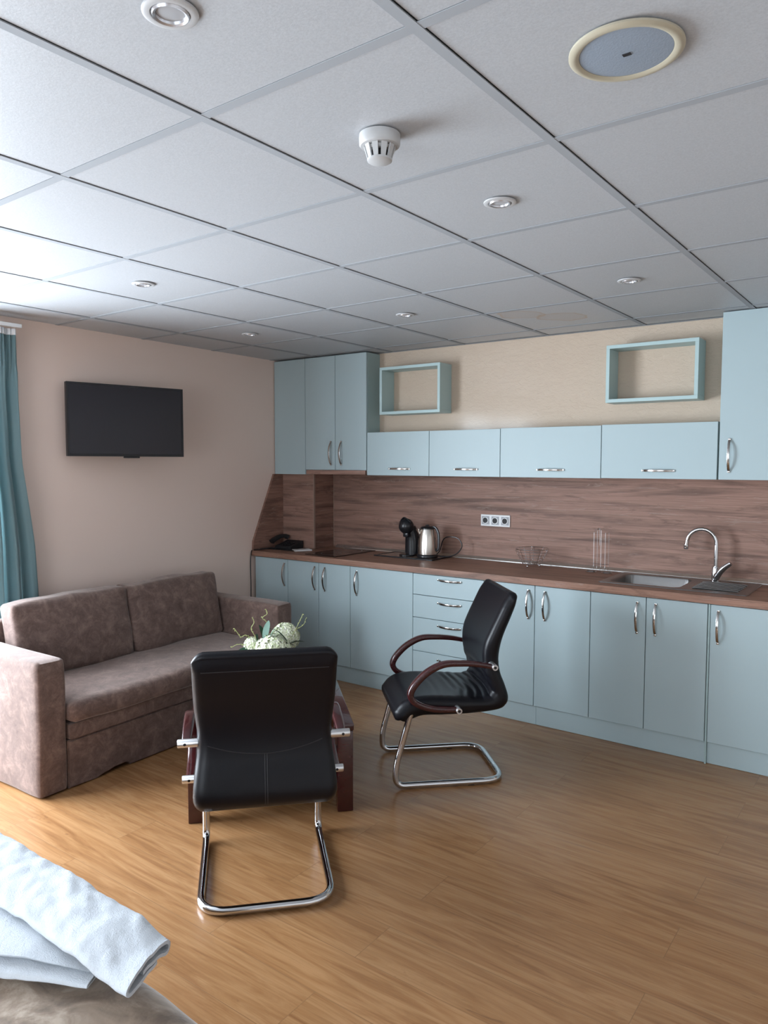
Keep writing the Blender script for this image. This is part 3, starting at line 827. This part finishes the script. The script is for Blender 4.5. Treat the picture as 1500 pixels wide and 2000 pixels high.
# ------------------------------------------------------------------ television
r = thing('television', 'black flat television on a swivel bracket on the taupe wall', 'television', (lw(1.6), 1.6, 1.8))
P0 = Vector((-2.655, 1.236, 0)); P1 = Vector((-2.500, 1.950, 0))
ux = (P1 - P0).normalized(); W_ = (P1 - P0).length; nrm = Vector((ux.y, -ux.x, 0))   # faces the room
def tvp(a, d, z): return P0 + ux * a - nrm * d + Vector((0, 0, z))
def tvbox(a0, a1, d0, d1, z0, z1, bev=0.0, fn=None):
    bm = bmesh.new(); bx(bm, a0, a1, d0, d1, z0, z1, bev=bev)
    for v in bm.verts: v.co = tvp(v.co.x, v.co.y, v.co.z)
    return bm
TZ0, TZ1 = 1.592, 2.026
obj('tv_case', tvbox(0, W_, .003, .030, TZ0, TZ1, .003), M['tv_frame'], r, smooth=True)
bm = bmesh.new()
for a in ((0, W_, TZ0, TZ0 + .014), (0, W_, TZ1 - .010, TZ1), (0, .010, TZ0 + .014, TZ1 - .010), (W_ - .010, W_, TZ0 + .014, TZ1 - .010)):
    bx(bm, a[0], a[1], -.002, .0025, a[2], a[3])
for v in bm.verts: v.co = tvp(v.co.x, v.co.y, v.co.z)
obj('bezel', bm, M['tv_frame'], r)
obj('screen', tvbox(.0105, W_ - .0105, .000, .0025, TZ0 + .0145, TZ1 - .0105), M['screen'], r)
obj('back_cover', tvbox(W_ * .2, W_ * .8, .0305, .055, TZ0 + .05, TZ1 - .10, .008), M['tv_frame'], r, smooth=True)
obj('sensor_lip', tvbox(W_ * .46, W_ * .60, .002, .014, TZ0 - .010, TZ0 - .0002, .003), M['black_plastic'], r, smooth=True)
bm = bmesh.new(); c0 = tvp(W_ * .5, .056, 1.80)
tube(bm, [c0, (lw(1.6) + .02, 1.62, 1.80)], .016, 10); bx(bm, lw(1.6) + .001, lw(1.6) + .014, 1.55, 1.69, 1.70, 1.90)
obj('wall_bracket', bm, M['black_matte'], r, smooth=True)

# ------------------------------------------------------------------ curtain
r = thing('curtain', 'teal curtain hanging at the left edge of the photo beside the taupe wall', 'curtain', (-2.64, .85, 0))
bm = bmesh.new(); NS, NZ = 90, 44; y_lo = .70
def y_hi(z):
    pts = [(0.02, 1.045), (.81, 1.024), (1.10, 1.008), (1.28, .985), (1.56, .945), (1.9, .938), (2.255, .944)]
    for (a, b), (c, d) in zip(pts, pts[1:]):
        if z <= c: return b + (d - b) * max(0, (z - a)) / (c - a)
    return pts[-1][1]
grid = []
for j in range(NZ + 1):
    z = .02 + (2.245 - .02) * j / NZ; row = []
    for i in range(NS + 1):
        s = i / NS; y = y_lo + (y_hi(z) - y_lo) * s
        zt_ = (z - .02) / 2.225
        amp = .020 + .016 * (1 - zt_); ph = 2 * PI * 3.4 * (s + .02 * math.sin(3 * z))
        d = amp * math.sin(ph) + .006 * math.sin(2.3 * ph + 2 * z)
        if zt_ > .93: d = d * .6 + .008 * math.sin(2 * PI * 13 * s)
        x = lw(y) + .080 + d + (0.01 * noise.noise(Vector((y * 4, z * 2, 0))))
        row.append(bm.verts.new((x, y, z)))
    grid.append(row)
for j in range(NZ):
    for i in range(NS): bm.faces.new([grid[j][i], grid[j][i + 1], grid[j + 1][i + 1], grid[j + 1][i]])
bmesh.ops.solidify(bm, geom=list(bm.faces), thickness=.003)
obj('drape', bm, M['curtain'], r, smooth=True, angle=80)
bm = bmesh.new()
path = [(lw(y_lo + .244 * k / 60) + .080 + .020 * .6 * math.sin(2 * PI * 3.4 * (k / 60 + .02 * math.sin(6.7))) + .008 * math.sin(2 * PI * 13 * k / 60), y_lo + .244 * k / 60, 2.262) for k in range(61)]
sweep(bm, path, rrect(.006, .034, .001, 1), up=(0, 0, 1))
obj('header_tape', bm, M['header'], r, smooth=True, label='white header tape')
tag(obj('curtain_rail', box(lw(-1.5) - .0 + .062, lw(.95) + .112, -1.5, .955, 2.282, 2.302, bev=.002), M['trim_white']), 'white curtain rail above the teal curtain', 'curtain rail')

# ------------------------------------------------------------------ sofa
# local frame: x runs along the sofa from the near arm to the far one, y goes back to the wall
r = thing('sofa', 'brown-taupe suede two-seat sofa below the television', 'sofa', (-1.832, .563, 0), math.radians(92.3))
S = dict(world=False, smooth=True, angle=60)
L_, AW, D_ = 1.765, .145, .735
def seam_line(bm, pts, rr=.004): return tube(bm, pts, rr, 6)
obj('armrest', soft_box(0, AW, 0, D_, .005, .640, .018, (8, 16, 14), (.004, .0, .004), .004, 5, 1), M['suede'], r, **S)
obj('armrest', soft_box(L_ - AW, L_, 0, D_, .005, .650, .018, (8, 16, 14), (.004, .0, .004), .004, 5, 7), M['suede'], r, **S)
obj('back_frame', soft_box(AW + .002, L_ - AW - .002, .64, D_, .005, .725, .03, (20, 6, 12), (0, .0, .004), .004, 5, 3), M['suede'], r, **S)
# seat mattress, one long piece with a generous front
obj('seat_cushion', soft_box(AW + .003, L_ - AW - .003, -.045, .64, .322, .425, .032, (30, 16, 6), (0, 0, .012), .008, 3.2, 4), M['suede'], r, **S)
obj('seat_rail', soft_box(AW + .003, L_ - AW - .003, -.012, .62, .238, .322, .016, (24, 8, 4), (0, 0, 0), .004, 4, 5), M['suede'], r, **S)
# front panel with the shallow hand-hold cut out of its lower edge
bm = bmesh.new(); prof = [(AW + .003, .004)]
cut = [(.300, .004), (.335, .010), (.365, .024), (.40, .032), (.47, .034), (.492, .026), (.50, .004)]
prof += cut + [(L_ - AW - .003, .004), (L_ - AW - .003, .235), (AW + .003, .235)]
prism(bm, prof, 1, .004, .60)
bmesh.ops.bevel(bm, geom=[e for e in bm.edges if abs(e.verts[0].co.y - .004) < 1e-5 and abs(e.verts[1].co.y - .004) < 1e-5], offset=.006, segments=2, affect='EDGES')
obj('front_panel', bm, M['suede'], r, world=False, smooth=True, angle=35)
def back_cushion(x0, x1, seed, top, drop):
    h = top - .425; cy = .515
    def fn(p, t):
        # lean back, sag the corners a little
        k = (p.z - .42) / h
        p = p.copy()
        p.y += .075 * k
        p.z -= drop * abs(t[0]) ** 3 * max(0, k)
        p.z += .006 * math.sin(9 * p.x + seed) * max(0, k)
        return p
    bm = soft_box(x0, x1, cy - .058, cy + .075, (.428), top, .024, (24, 10, 16), (.003, .024, .002), .012, 5.5, seed, fn)
    return obj('back_cushion', bm, M['suede'], r, **S)
b1 = back_cushion(AW + .052, .895, 3, .822, -.004)
b2 = back_cushion(.902, L_ - AW - .012, 8, .822, -.004)
for (a, b_) in ((AW + .03, .88), (.915, L_ - AW - .022)):
    pass
for sx in (.07, L_ - .07):
    for sy in (.07, D_ - .07):
        obj('foot', lathe(bmesh.new(), [(0, 0), (.02, 0), (.02, .006), (0, .006)], (sx, sy, 0), 14), M['black_matte'], r, world=False)

# ------------------------------------------------------------------ armchairs
# local frame: +y is where the sitter looks, x across
PAIRS = [((-.288, .926), (-.328, .912)), ((-.262, .890), (-.322, .870)), ((-.230, .825), (-.297, .805)), ((-.194, .750), (-.268, .735)),
         ((-.170, .690), (-.252, .678)), ((-.162, .630), (-.245, .610)), ((-.170, .560), (-.253, .543)), ((-.190, .500), (-.276, .480)),
         ((-.204, .462), (-.291, .424)), ((-.192, .438), (-.280, .386)), ((-.150, .427), (-.238, .362)), ((-.080, .434), (-.117, .350)),
         ((.030, .443), (.030, .348)), ((.120, .446), (.130, .350)), ((.190, .438), (.185, .334)), ((.235, .417), (.222, .322)), ((.264, .385), (.250, .334))]
HW = .243
def shell_mesh(i0, i1, cap0, cap1, wrinkle):
    ins = catmull([(0, *a) for a, b in PAIRS], 12); outs = catmull([(0, *b) for a, b in PAIRS], 12)
    ins, outs = ins[i0 * 12:i1 * 12 + 1], outs[i0 * 12:i1 * 12 + 1]
    n = len(ins); NXS = 28; rings = []
    rx = .040
    for j in range(NXS + 1):
        u = math.sin((2 * j / NXS - 1) * PI / 2); x = u * HW
        e = max(0, (abs(x) - (HW - rx)) / rx); k = math.sqrt(max(0.0, 1 - e * e)) * .92 + .08
        sec = []
        def P(i, side, s):
            mid = (ins[i] + outs[i]) / 2; p = ins[i] if side == 0 else outs[i]
            q = mid + (p - mid) * s
            return q
        # inset the free ends near the sides so the corners round off
        for i in range(n):
            q = P(i, 0, k)
            if wrinkle and side_w(ins[i]) > 0:
                w = side_w(ins[i]); d = (ins[i] - outs[i]).normalized()
                arc = ins[i].z * 1.0 - ins[i].y * .9
                q = q + d * (.0085 * (abs(math.sin(arc * 85 + 2.2 * u * u + .7 * noise.noise(Vector((x * 9, arc * 12, 3))))) - .4) * w * (1 - u ** 6))
            # dished seat and back: the middle sits a little lower than the side rolls
            d = (ins[i] - outs[i]).normalized(); q = q - d * (.012 * (1 - u * u))
            sec.append(q)
        # cap at i1 end
        if cap1:
            mid = (ins[-1] + outs[-1]) / 2; t = (ins[-1] - ins[-9]).normalized(); hh = (ins[-1] - outs[-1]) / 2 * k
            for a in (60, 30, 0, -30, -60):
                A = math.radians(a); sec.append(mid + hh * math.sin(A) + t * math.cos(A) * hh.length * .75)
        for i in reversed(range(n)): sec.append(P(i, 1, k))
        if cap0:
            mid = (ins[0] + outs[0]) / 2; t = (ins[0] - ins[8]).normalized(); hh = (outs[0] - ins[0]) / 2 * k
            for a in (60, 30, 0, -30, -60):
                A = math.radians(a); sec.append(mid + hh * math.sin(A) + t * math.cos(A) * hh.length * .75)
        # round the plan corners at the free ends
        rr = []
        for q in sec:
            q = q.copy()
            if e > 0:
                if cap0 and q.z > .86: q.z -= .022 * e * e * min(1, (q.z - .86) / .05)
                if cap1 and q.y > .20: q.y -= .030 * e * e * min(1, (q.y - .20) / .05)
            zz = q.z if q.y < -.1 else .42
            wf = 1 - .05 * math.exp(-((zz - .60) / .085) ** 2) + .02 * math.exp(-((zz - .40) / .08) ** 2)
            rr.append((x * wf, q.y, q.z))
        rings.append(rr)
    bm = bmesh.new(); loft(bm, rings, cap=True)
    bm.faces.new([v for v in list(bm.verts)[:len(rings[0])]][::-1])
    return bm
def side_w(p):
    # strength of the creases: strongest in the bend between seat and back
    y, z = p.y, p.z
    if z > .60: return 0
    if y < -.02: return min(1, (.60 - z) / .08) * min(1, (-.02 - y) / .04 + .15)
    return max(0, .25 * (1 - abs(y - .04) / .08))

def make_chair(label):
    c = thing('armchair', label, 'chair', (0, 0, 0), 0, group='black leather cantilever armchairs')
    W = dict(world=False, smooth=True)
    back = obj('backrest', shell_mesh(0, 9, True, False, True), M['leather'], c, angle=70, **W)
    # stitching on the rear: a curve across and an upright below it, a welt under the top roll
    outs = catmull([(0, *b) for a, b in PAIRS], 8)
    def rear(z):
        best = min((abs(q.z - z), q.y) for q in outs[:8 * 9 + 1]); return best[1]
    for sp, sr in (([(x, rear(.555 + .055 * (x / .24) ** 2) - .0007, .555 + .055 * (x / .24) ** 2) for x in [(-.196 + .392 * k / 24) for k in range(25)]], .0016),
                   ([(0.004, rear(z) - .0007, z) for z in [.553 - .165 * k / 14 for k in range(15)]], .0016),
                   ([(-0.004, rear(z) - .0007, z) for z in [.553 - .165 * k / 14 for k in range(15)]], .0016),
                   ([(x, rear(.866) - .0005, .866) for x in [(-.212 + .424 * k / 16) for k in range(17)]], .0018)):
        obj('seam', tube(bmesh.new(), sp, sr, 6), M['seam'], back, world=False, smooth=True)
    obj('seat', shell_mesh(9, 16, False, True, True), M['leather'], c, angle=70, **W)
    # chrome cantilever tube, one piece
    tx_ = .230
    side = [(.06, .388), (.172, .384), (.196, .360), (.264, .110), (.264, .0165), (-.270, .0165)]
    path = []
    for s in (1, -1):
        p_ = [(s * tx_, y, z) for y, z in side]
        path.append(p_ if s == 1 else p_[::-1])
    pts = path[0] + path[1]
    rad = [.02, .03, .07, .10, .105, .105, .10, .07, .03, .02]
    obj('cantilever_frame', tube(bmesh.new(), fillet(pts, rad, 8), .0150, 14), M['chrome'], c, angle=60, **W)
    for s in (1, -1):
        obj('glide', sweep(bmesh.new(), [(s * tx_, -.12, .0016), (s * tx_, -.09, .0016)], rrect(.014, .003, .0012, 1), up=(0, 0, 1)), M['black_matte'], c, world=False)
        loop = [(-.190, .590), (-.120, .604), (-.044, .611), (.044, .609), (.118, .576), (.174, .526), (.201, .480), (.192, .444), (.155, .418), (.090, .398), (.025, .391), (-.028, .389)]
        lp = catmull([(s * .270, y, z) for y, z in loop], 6)
        a = obj('armrest', sweep(bmesh.new(), lp, rrect(.030, .044, .010, 3), up=(1, 0, 0), scale=lambda t: 1 - .28 * abs(2 * t - 1) ** 2), M['mahogany'], c, angle=60, **W)
        for (y, z) in ((-.200, .590), (-.028, .389)):
            b = obj('bracket', lathe(bmesh.new(), [(0, s * .215), (.0145, s * .215), (.0145, s * .297), (.013, s * .299), (.0075, s * .299), (.0075, s * .293), (0, s * .293)], (0, y, z), 20, axis=0), M['alu'], a, angle=40, **W)
            bm = lathe(bmesh.new(), [(0, s * .2935), (.0070, s * .2935), (.0070, s * .2975), (0, s * .2975)], (0, y, z), 14, axis=0)
            lathe(bm, [(0, -.0152), (.005, -.0152), (.005, -.0135), (0, -.0135)], (s * .274, y, z), 12, axis=1)
            obj('screw_hole', bm, M['bolt_hole'], b, world=False)
    return c
chair_b = make_chair('black leather armchair seen side-on, standing in front of the drawers')
chair_b.location = (-.560, 1.980, 0)
chair_b.rotation_euler = (0, 0, math.atan2(-.697, -.717) - PI / 2)
chair_a = copy_tree(chair_b)
chair_a['label'] = 'black leather armchair seen from behind in the foreground, its back to the viewer'
chair_a.location = (-.592, .765, 0)
chair_a.rotation_euler = (0, 0, 2.39 - PI / 2)

# ------------------------------------------------------------------ coffee table
# local frame: x along the near edge, y away from it
t_ang = math.atan2(1.339 - .824, -.616 + 1.113)
r = thing('coffee_table', 'low dark mahogany coffee table between the armchairs and the sofa', 'table', (-1.113, .824, 0), t_ang)
TW, TL, TH = .716, .90, .400
W = dict(world=False, smooth=True)
obj('table_top', box(-.004, TW + .004, -.004, TL + .004, TH - .032, TH, bev=.006), M['mahogany'], r, **W)
for x in (0, TW - .07):
    for y in (0, TL - .07):
        obj('leg', box(x, x + .07, y, y + .07, .001, TH - .033, bev=.003), M['mahogany'], r, **W)
obj('apron', ring_box(bmesh.new(), (.012, TW - .012, .012, TL - .012), (.032, TW - .032, .032, TL - .032), TH - .10, TH - .033), M['mahogany'], r, world=False)
obj('lower_shelf', box(.03, TW - .03, .03, TL - .03, .12, .138, bev=.002), M['mahogany'], r, **W)

# flower arrangement
fc = Vector((-1.298, 1.515, TH))
r = thing('flower_arrangement', 'cream hydrangea flowers with green leaves in a dark pot on the coffee table', 'flowers', fc)
obj('pot', lathe(bmesh.new(), [(0, .001), (.045, .001), (.05, .01), (.066, .06), (.068, .095), (.062, .10), (.060, .092), (0, .088)], fc, 28), M['vase'], r, smooth=True)
rng = random.Random(5)
def hydrangea(c, rad, n, seed):
    bm = bmesh.new(); rg = random.Random(seed)
    for k in range(n):
        zz = 1 - 1.75 * (k + .5) / n; a = k * 2.399963; q = math.sqrt(max(0, 1 - zz * zz))
        d = Vector((q * math.cos(a), q * math.sin(a), zz)).normalized()
        p = Vector(c) + d * rad * rg.uniform(.86, 1.06)
        s = d.orthogonal().normalized(); w = d.cross(s); th = rg.uniform(0, 1.5); sz = .0135 * rg.uniform(.85, 1.2)
        for m_ in range(4):
            A = th + m_ * PI / 2; e1 = s * math.cos(A) + w * math.sin(A); e2 = -s * math.sin(A) + w * math.cos(A)
            v = [bm.verts.new(p), bm.verts.new(p + e1 * sz * .6 + e2 * sz * .5 + d * sz * .3), bm.verts.new(p + e1 * sz * 1.15 + d * sz * .12), bm.verts.new(p + e1 * sz * .6 - e2 * sz * .5 + d * sz * .3)]
            bm.faces.new(v)
    s0 = bmesh.ops.create_icosphere(bm, subdivisions=2, radius=rad * .78)
    bmesh.ops.translate(bm, vec=c, verts=s0['verts'])
    for f in {f for v in s0['verts'] for f in v.link_faces}: f.material_index = 1
    return bm
right = Vector((.809, .588, 0)); fwdv = Vector((-.588, .809, 0))
def fp(a, b, z): return fc + right * a + fwdv * b + Vector((0, 0, z - TH))
for c_, rad, n, sd in ((fp(.014, -.01, .578), .094, 430, 1), (fp(.066, .08, .640), .070, 300, 2), (fp(-.098, .02, .612), .038, 140, 3)):
    obj('flower_head', hydrangea(c_, rad, n, sd), [M['petal'], M['petal_core']], r)
def leaf(base, tip, wid, m_, curl=.02):
    bm = bmesh.new(); b = Vector(base); t = Vector(tip); ax = t - b; s = ax.cross(Vector((0, 0, 1)))
    s = s.normalized() if s.length > 1e-5 else right.copy()
    s = (s + Vector((0, 0, .35))).normalized()
    n = 8; rows = []
    for k in range(n + 1):
        u = k / n; c = b + ax * u + Vector((0, 0, curl * math.sin(u * PI)))
        w = wid * math.sin(PI * min(1, u * .94 + .05)) ** .8
        rows.append([bm.verts.new(c - s * w), bm.verts.new(c + Vector((0, 0, -.15 * w))), bm.verts.new(c + s * w)])
    for A, B in zip(rows, rows[1:]):
        bm.faces.new([A[0], A[1], B[1], B[0]]); bm.faces.new([A[1], A[2], B[2], B[1]])
    bmesh.ops.solidify(bm, geom=list(bm.faces), thickness=.0008)
    return obj('leaf', bm, M[m_], r, smooth=True)
for b, t, w, m_ in (((-.03, 0, .56), (-.160, -.02, .598), .024, 'leaf'), ((-.02, 0, .50), (-.14, .0, .60), .026, 'leaf'), ((.0, .02, .54), (-.065, .04, .715), .024, 'leaf'),
                    ((-.03, -.02, .62), (-.012, .02, .742), .022, 'leaf_pale'), ((.0, -.04, .66), (.05, -.02, .715), .018, 'leaf_pale'), ((-.01, .0, .705), (.095, -.03, .640), .020, 'leaf'), ((-.06, .0, .60), (-.075, .0, .672), .022, 'leaf'), ((.04, .02, .60), (.125, .0, .615), .026, 'leaf'),
                    ((.06, .02, .59), (.175, .03, .628), .022, 'leaf'), ((.06, 0, .56), (.160, -.02, .600), .026, 'leaf'), ((-.04, -.02, .50), (-.12, -.05, .520), .03, 'leaf'), ((.06, .02, .58), (.14, .08, .665), .02, 'leaf_pale')):
    leaf(fp(*b), fp(*t), w, m_)
for pts, rr in (([(-.05, 0, .56), (-.10, .02, .64), (-.13, .02, .665), (-.155, .02, .655), (-.175, .02, .68), (-.19, .02, .70)], .0018),
                ([(-.04, 0, .58), (-.08, .01, .66), (-.10, .01, .70), (-.085, .01, .735), (-.095, .01, .76)], .0018),
                ([(-.05, 0, .55), (-.12, 0, .615), (-.17, 0, .62), (-.20, 0, .605)], .0015),
                ([(-.01, .02, .60), (-.02, .03, .72), (-.045, .03, .752), (-.02, .03, .775), (-.028, .03, .80)], .0018),
                ([(.08, .02, .60), (.13, .03, .70), (.15, .03, .74), (.165, .03, .775)], .0016),
                ([(.12, .03, .69), (.165, .03, .715), (.18, .03, .75)], .0013)):
    bm = bmesh.new(); pp = catmull([fp(*q) for q in pts], 6); tube(bm, pp, rr, 6)
    for q in pp[3::3]:
        bmesh.ops.create_icosphere(bm, subdivisions=1, radius=rng.uniform(.002, .0042), matrix=Matrix.Translation(q + Vector((rng.uniform(-.005, .005), 0, rng.uniform(-.005, .005)))))
    obj('twig', bm, M['twig'], r, smooth=True)

# ------------------------------------------------------------------ bed and towels
r = thing('bed', 'bed corner under a brown plush bedspread in the lower left foreground', 'bed', (-.5, -1.0, 0))
def bedfn(p, t):
    p = p.copy()
    k = max(0, (.5 - p.z) / .5)
    out = .012 * math.sin(p.x * 16 + p.y * 3) + .012 * math.sin(p.y * 17 + 1)
    if abs(t[1]) > .98: p.y += (.03 * k + out * k) * (1 if t[1] > 0 else -1)
    if abs(t[0]) > .98: p.x += (.03 * k + out * k) * (1 if t[0] > 0 else -1)
    p.z += .005 * math.sin(11 * p.x + 23 * p.y) * (1 if t[2] > .9 else 0)
    return p
obj('bedspread', soft_box(-1.55, .425, -2.25, -.262, .06, .500, .12, (60, 60, 16), (0, 0, .0), .022, 3.4, 11, bedfn), M['plush'], r, smooth=True, angle=80)
obj('bed_base', box(-1.48, .32, -2.18, -.34, .0, .10), M['black_matte'], r)

def cloth_strip(x0, x1, line, th, amp, seed, twist=None, NXX=70):
    """folded terry cloth: an open section line [(y,z)...] given a thickness and drawn out along x"""
    pts = catmull([(0, y, z) for y, z in line], 5); n = len(pts); sec = []
    nr = []
    for i in range(n):
        t = (pts[min(i + 1, n - 1)] - pts[max(i - 1, 0)]).normalized(); nr.append(Vector((0, -t.z, t.y)))
    sec = [pts[i] + nr[i] * th / 2 for i in range(n)] + [pts[i] - nr[i] * th / 2 for i in reversed(range(n))]
    rings = []
    for j in range(NXX + 1):
        u = j / NXX; x = x0 + (x1 - x0) * u; ring = []
        for q in sec:
            v = Vector((x, q.y, q.z))
            a = noise.noise(Vector((x * 11 + q.y * 14, q.y * 10 - x * 5, q.z * 8 + seed))) * amp
            b = noise.noise(Vector((x * 26 + q.y * 30, q.y * 26 - x * 20, seed + 4))) * amp * .45
            v += Vector((a * .3, (a) * .5, abs(a) * .5 + b + a * .6))
            if twist: v = twist(v, u)
            ring.append(v)
        rings.append(ring)
    bm = bmesh.new(); loft(bm, rings, cap=True); bm.faces.new(list(bm.verts)[:len(rings[0])][::-1])
    return bm
Z0 = .512
ZL = Z0 + .034
def tw(v, u):
    v = v.copy()
    v.y = -.322 + (v.y + .322) * (1.10 - .10 * u)
    v.x += (v.y + .32) * -.36
    return v
line = [(-.300, ZL + .018), (-.345, ZL + .014), (-.378, ZL + .010), (-.392, ZL + .016), (-.388, ZL + .028), (-.350, ZL + .040), (-.310, ZL + .045), (-.272, ZL + .042), (-.254, ZL + .030), (-.262, ZL + .016), (-.300, ZL + .026), (-.345, ZL + .026)]
def drop_end(v, u):
    # the free end sinks on to the bedspread where the lower towel stops
    v = tw(v, u)
    k = max(0, min(1, (v.x - .04) / .14)); k = k * k * (3 - 2 * k)
    v.z -= .018 * k
    return v
tag(obj('towel', cloth_strip(-.62, .184, line, .0072, .0085, 2, drop_end), M['terry'], smooth=True, angle=80), 'white terry towel folded into a long strip with an open rolled end, lying on top', 'towel')
line = [(.20, Z0 + .006), (-.03, Z0 + .005), (-.094, Z0 + .004), (-.100, Z0 + .0105), (-.09, Z0 + .0155), (-.03, Z0 + .0160), (.04, Z0 + .0165), (.05, Z0 + .021), (-.0, Z0 + .0245), (-.058, Z0 + .025), (-.064, Z0 + .0285), (-.05, Z0 + .032), (.20, Z0 + .032)]
def tw2(v, u):
    A = .50; x, y = v.x, v.y
    k = max(0, min(1, (x - .02) / .14)); z = Z0 + (v.z - Z0) * (1 - .5 * k)
    if y > 0: y *= 1 - .85 * max(0, min(1, (x + .35) / .45))
    return Vector((-.115 + x * math.cos(A) - y * math.sin(A), -.388 + x * math.sin(A) * .96 + y * math.cos(A), z))
tag(obj('towel', cloth_strip(-.66, .175, line, .0052, .0035, 6, tw2), M['terry'], smooth=True, angle=80), 'white terry towel folded flat in layers, lower one partly under the folded strip', 'towel')

# ------------------------------------------------------------------ ceiling fittings
def downlight(x, y, label):
    c = (x, y, H)
    r = thing('downlight', label, 'downlight', (x, y, H), group='recessed ceiling spotlights')
    obj('trim_ring', lathe(bmesh.new(), [(.050, -.0022), (.0495, -.005), (.044, -.0075), (.036, -.0068), (.034, -.003), (.034, -.0022), (.050, -.0022)], c, 36), M['fitting'], r, smooth=True)
    obj('inner_ring', lathe(bmesh.new(), [(.0338, -.0045), (.031, -.0095), (.0265, -.0075), (.025, -.0025), (.0338, -.0022), (.0338, -.0045)], c, 32), M['reflector'], r, smooth=True)
    obj('lamp', lathe(bmesh.new(), [(0, -.0052), (.015, -.0045), (.0248, -.0032), (.0248, -.0022), (0, -.0022)], c, 28), M['lens'], r, smooth=True)
for x, y, s in ((.275, -.303, 'recessed ceiling spotlight at the top edge of the photo, nearest of all'), (.305, .905, 'recessed ceiling spotlight just beyond the smoke detector'),
                (-1.472, .912, 'recessed ceiling spotlight above the television side, leftmost of all'), (.313, 2.114, 'recessed ceiling spotlight near the right box shelf'),
                (-.909, 2.164, 'recessed ceiling spotlight nearest the left box shelf'), (-2.036, 2.102, 'small distant recessed ceiling spotlight nearest the tall left cabinets')):
    downlight(x, y, s)
r = thing('ceiling_speaker', 'large round ceiling speaker with a yellowed rim and blue-grey grille', 'speaker', (.890, .293, H))
c = (.890, .293, H)
obj('rim', lathe(bmesh.new(), [(.108, -.0022), (.108, -.006), (.103, -.010), (.094, -.0105), (.088, -.007), (.088, -.0022), (.108, -.0022)], c, 56), M['cream_ring'], r, smooth=True)
obj('grille', lathe(bmesh.new(), [(0, -.0095), (.05, -.009), (.0875, -.0065), (.0875, -.0022), (0, -.0022)], c, 56), M['grille'], r, smooth=True)
obj('badge', box(.884, .900, .288, .298, H - .0108, H - .0092, bev=.0005, seg=1), M['black_matte'], r)
r = thing('smoke_detector', 'white smoke detector with a slotted head on the ceiling', 'smoke detector', (.284, .312, H))
c = (.284, .312, H)
obj('mounting_base', lathe(bmesh.new(), [(0, -.0022), (.050, -.0022), (.0505, -.010), (.050, -.026), (.047, -.030), (.035, -.031), (0, -.031)], c, 40), M['fitting'], r, smooth=True)
obj('sensor_head', lathe(bmesh.new(), [(.030, -.0305), (.0335, -.034), (.029, -.040), (.0, -.040)], c, 32), M['fitting'], r, smooth=True)
bm = bmesh.new()
for k in range(10):
    a = 2 * PI * k / 10
    s0 = [(.036, -.0312), (.027, -.062)]
    d = Vector((math.cos(a), math.sin(a), 0)); t = Vector((-d.y, d.x, 0)); cc = Vector(c)
    v = []
    for q, z, w in ((.0385, -.031, .0075), (.029, -.062, .0055)):
        for s in (-1, 1):
            for dd in (0, -.004): v.append(bm.verts.new(cc + d * (q + dd) + t * s * w + Vector((0, 0, z))))
    for f in ((0, 2, 6, 4), (1, 5, 7, 3), (0, 4, 5, 1), (2, 3, 7, 6), (0, 1, 3, 2), (4, 6, 7, 5)): bm.faces.new([v[i] for i in f])
obj('vane', bm, M['fitting'], r)
obj('cap', lathe(bmesh.new(), [(0, -.060), (.031, -.060), (.0305, -.064), (.026, -.067), (0, -.068)], c, 32), M['fitting'], r, smooth=True)
obj('sensor_core', lathe(bmesh.new(), [(0, -.0402), (.020, -.0402), (.020, -.0598), (0, -.0598)], c, 20), M['black_matte'], r)
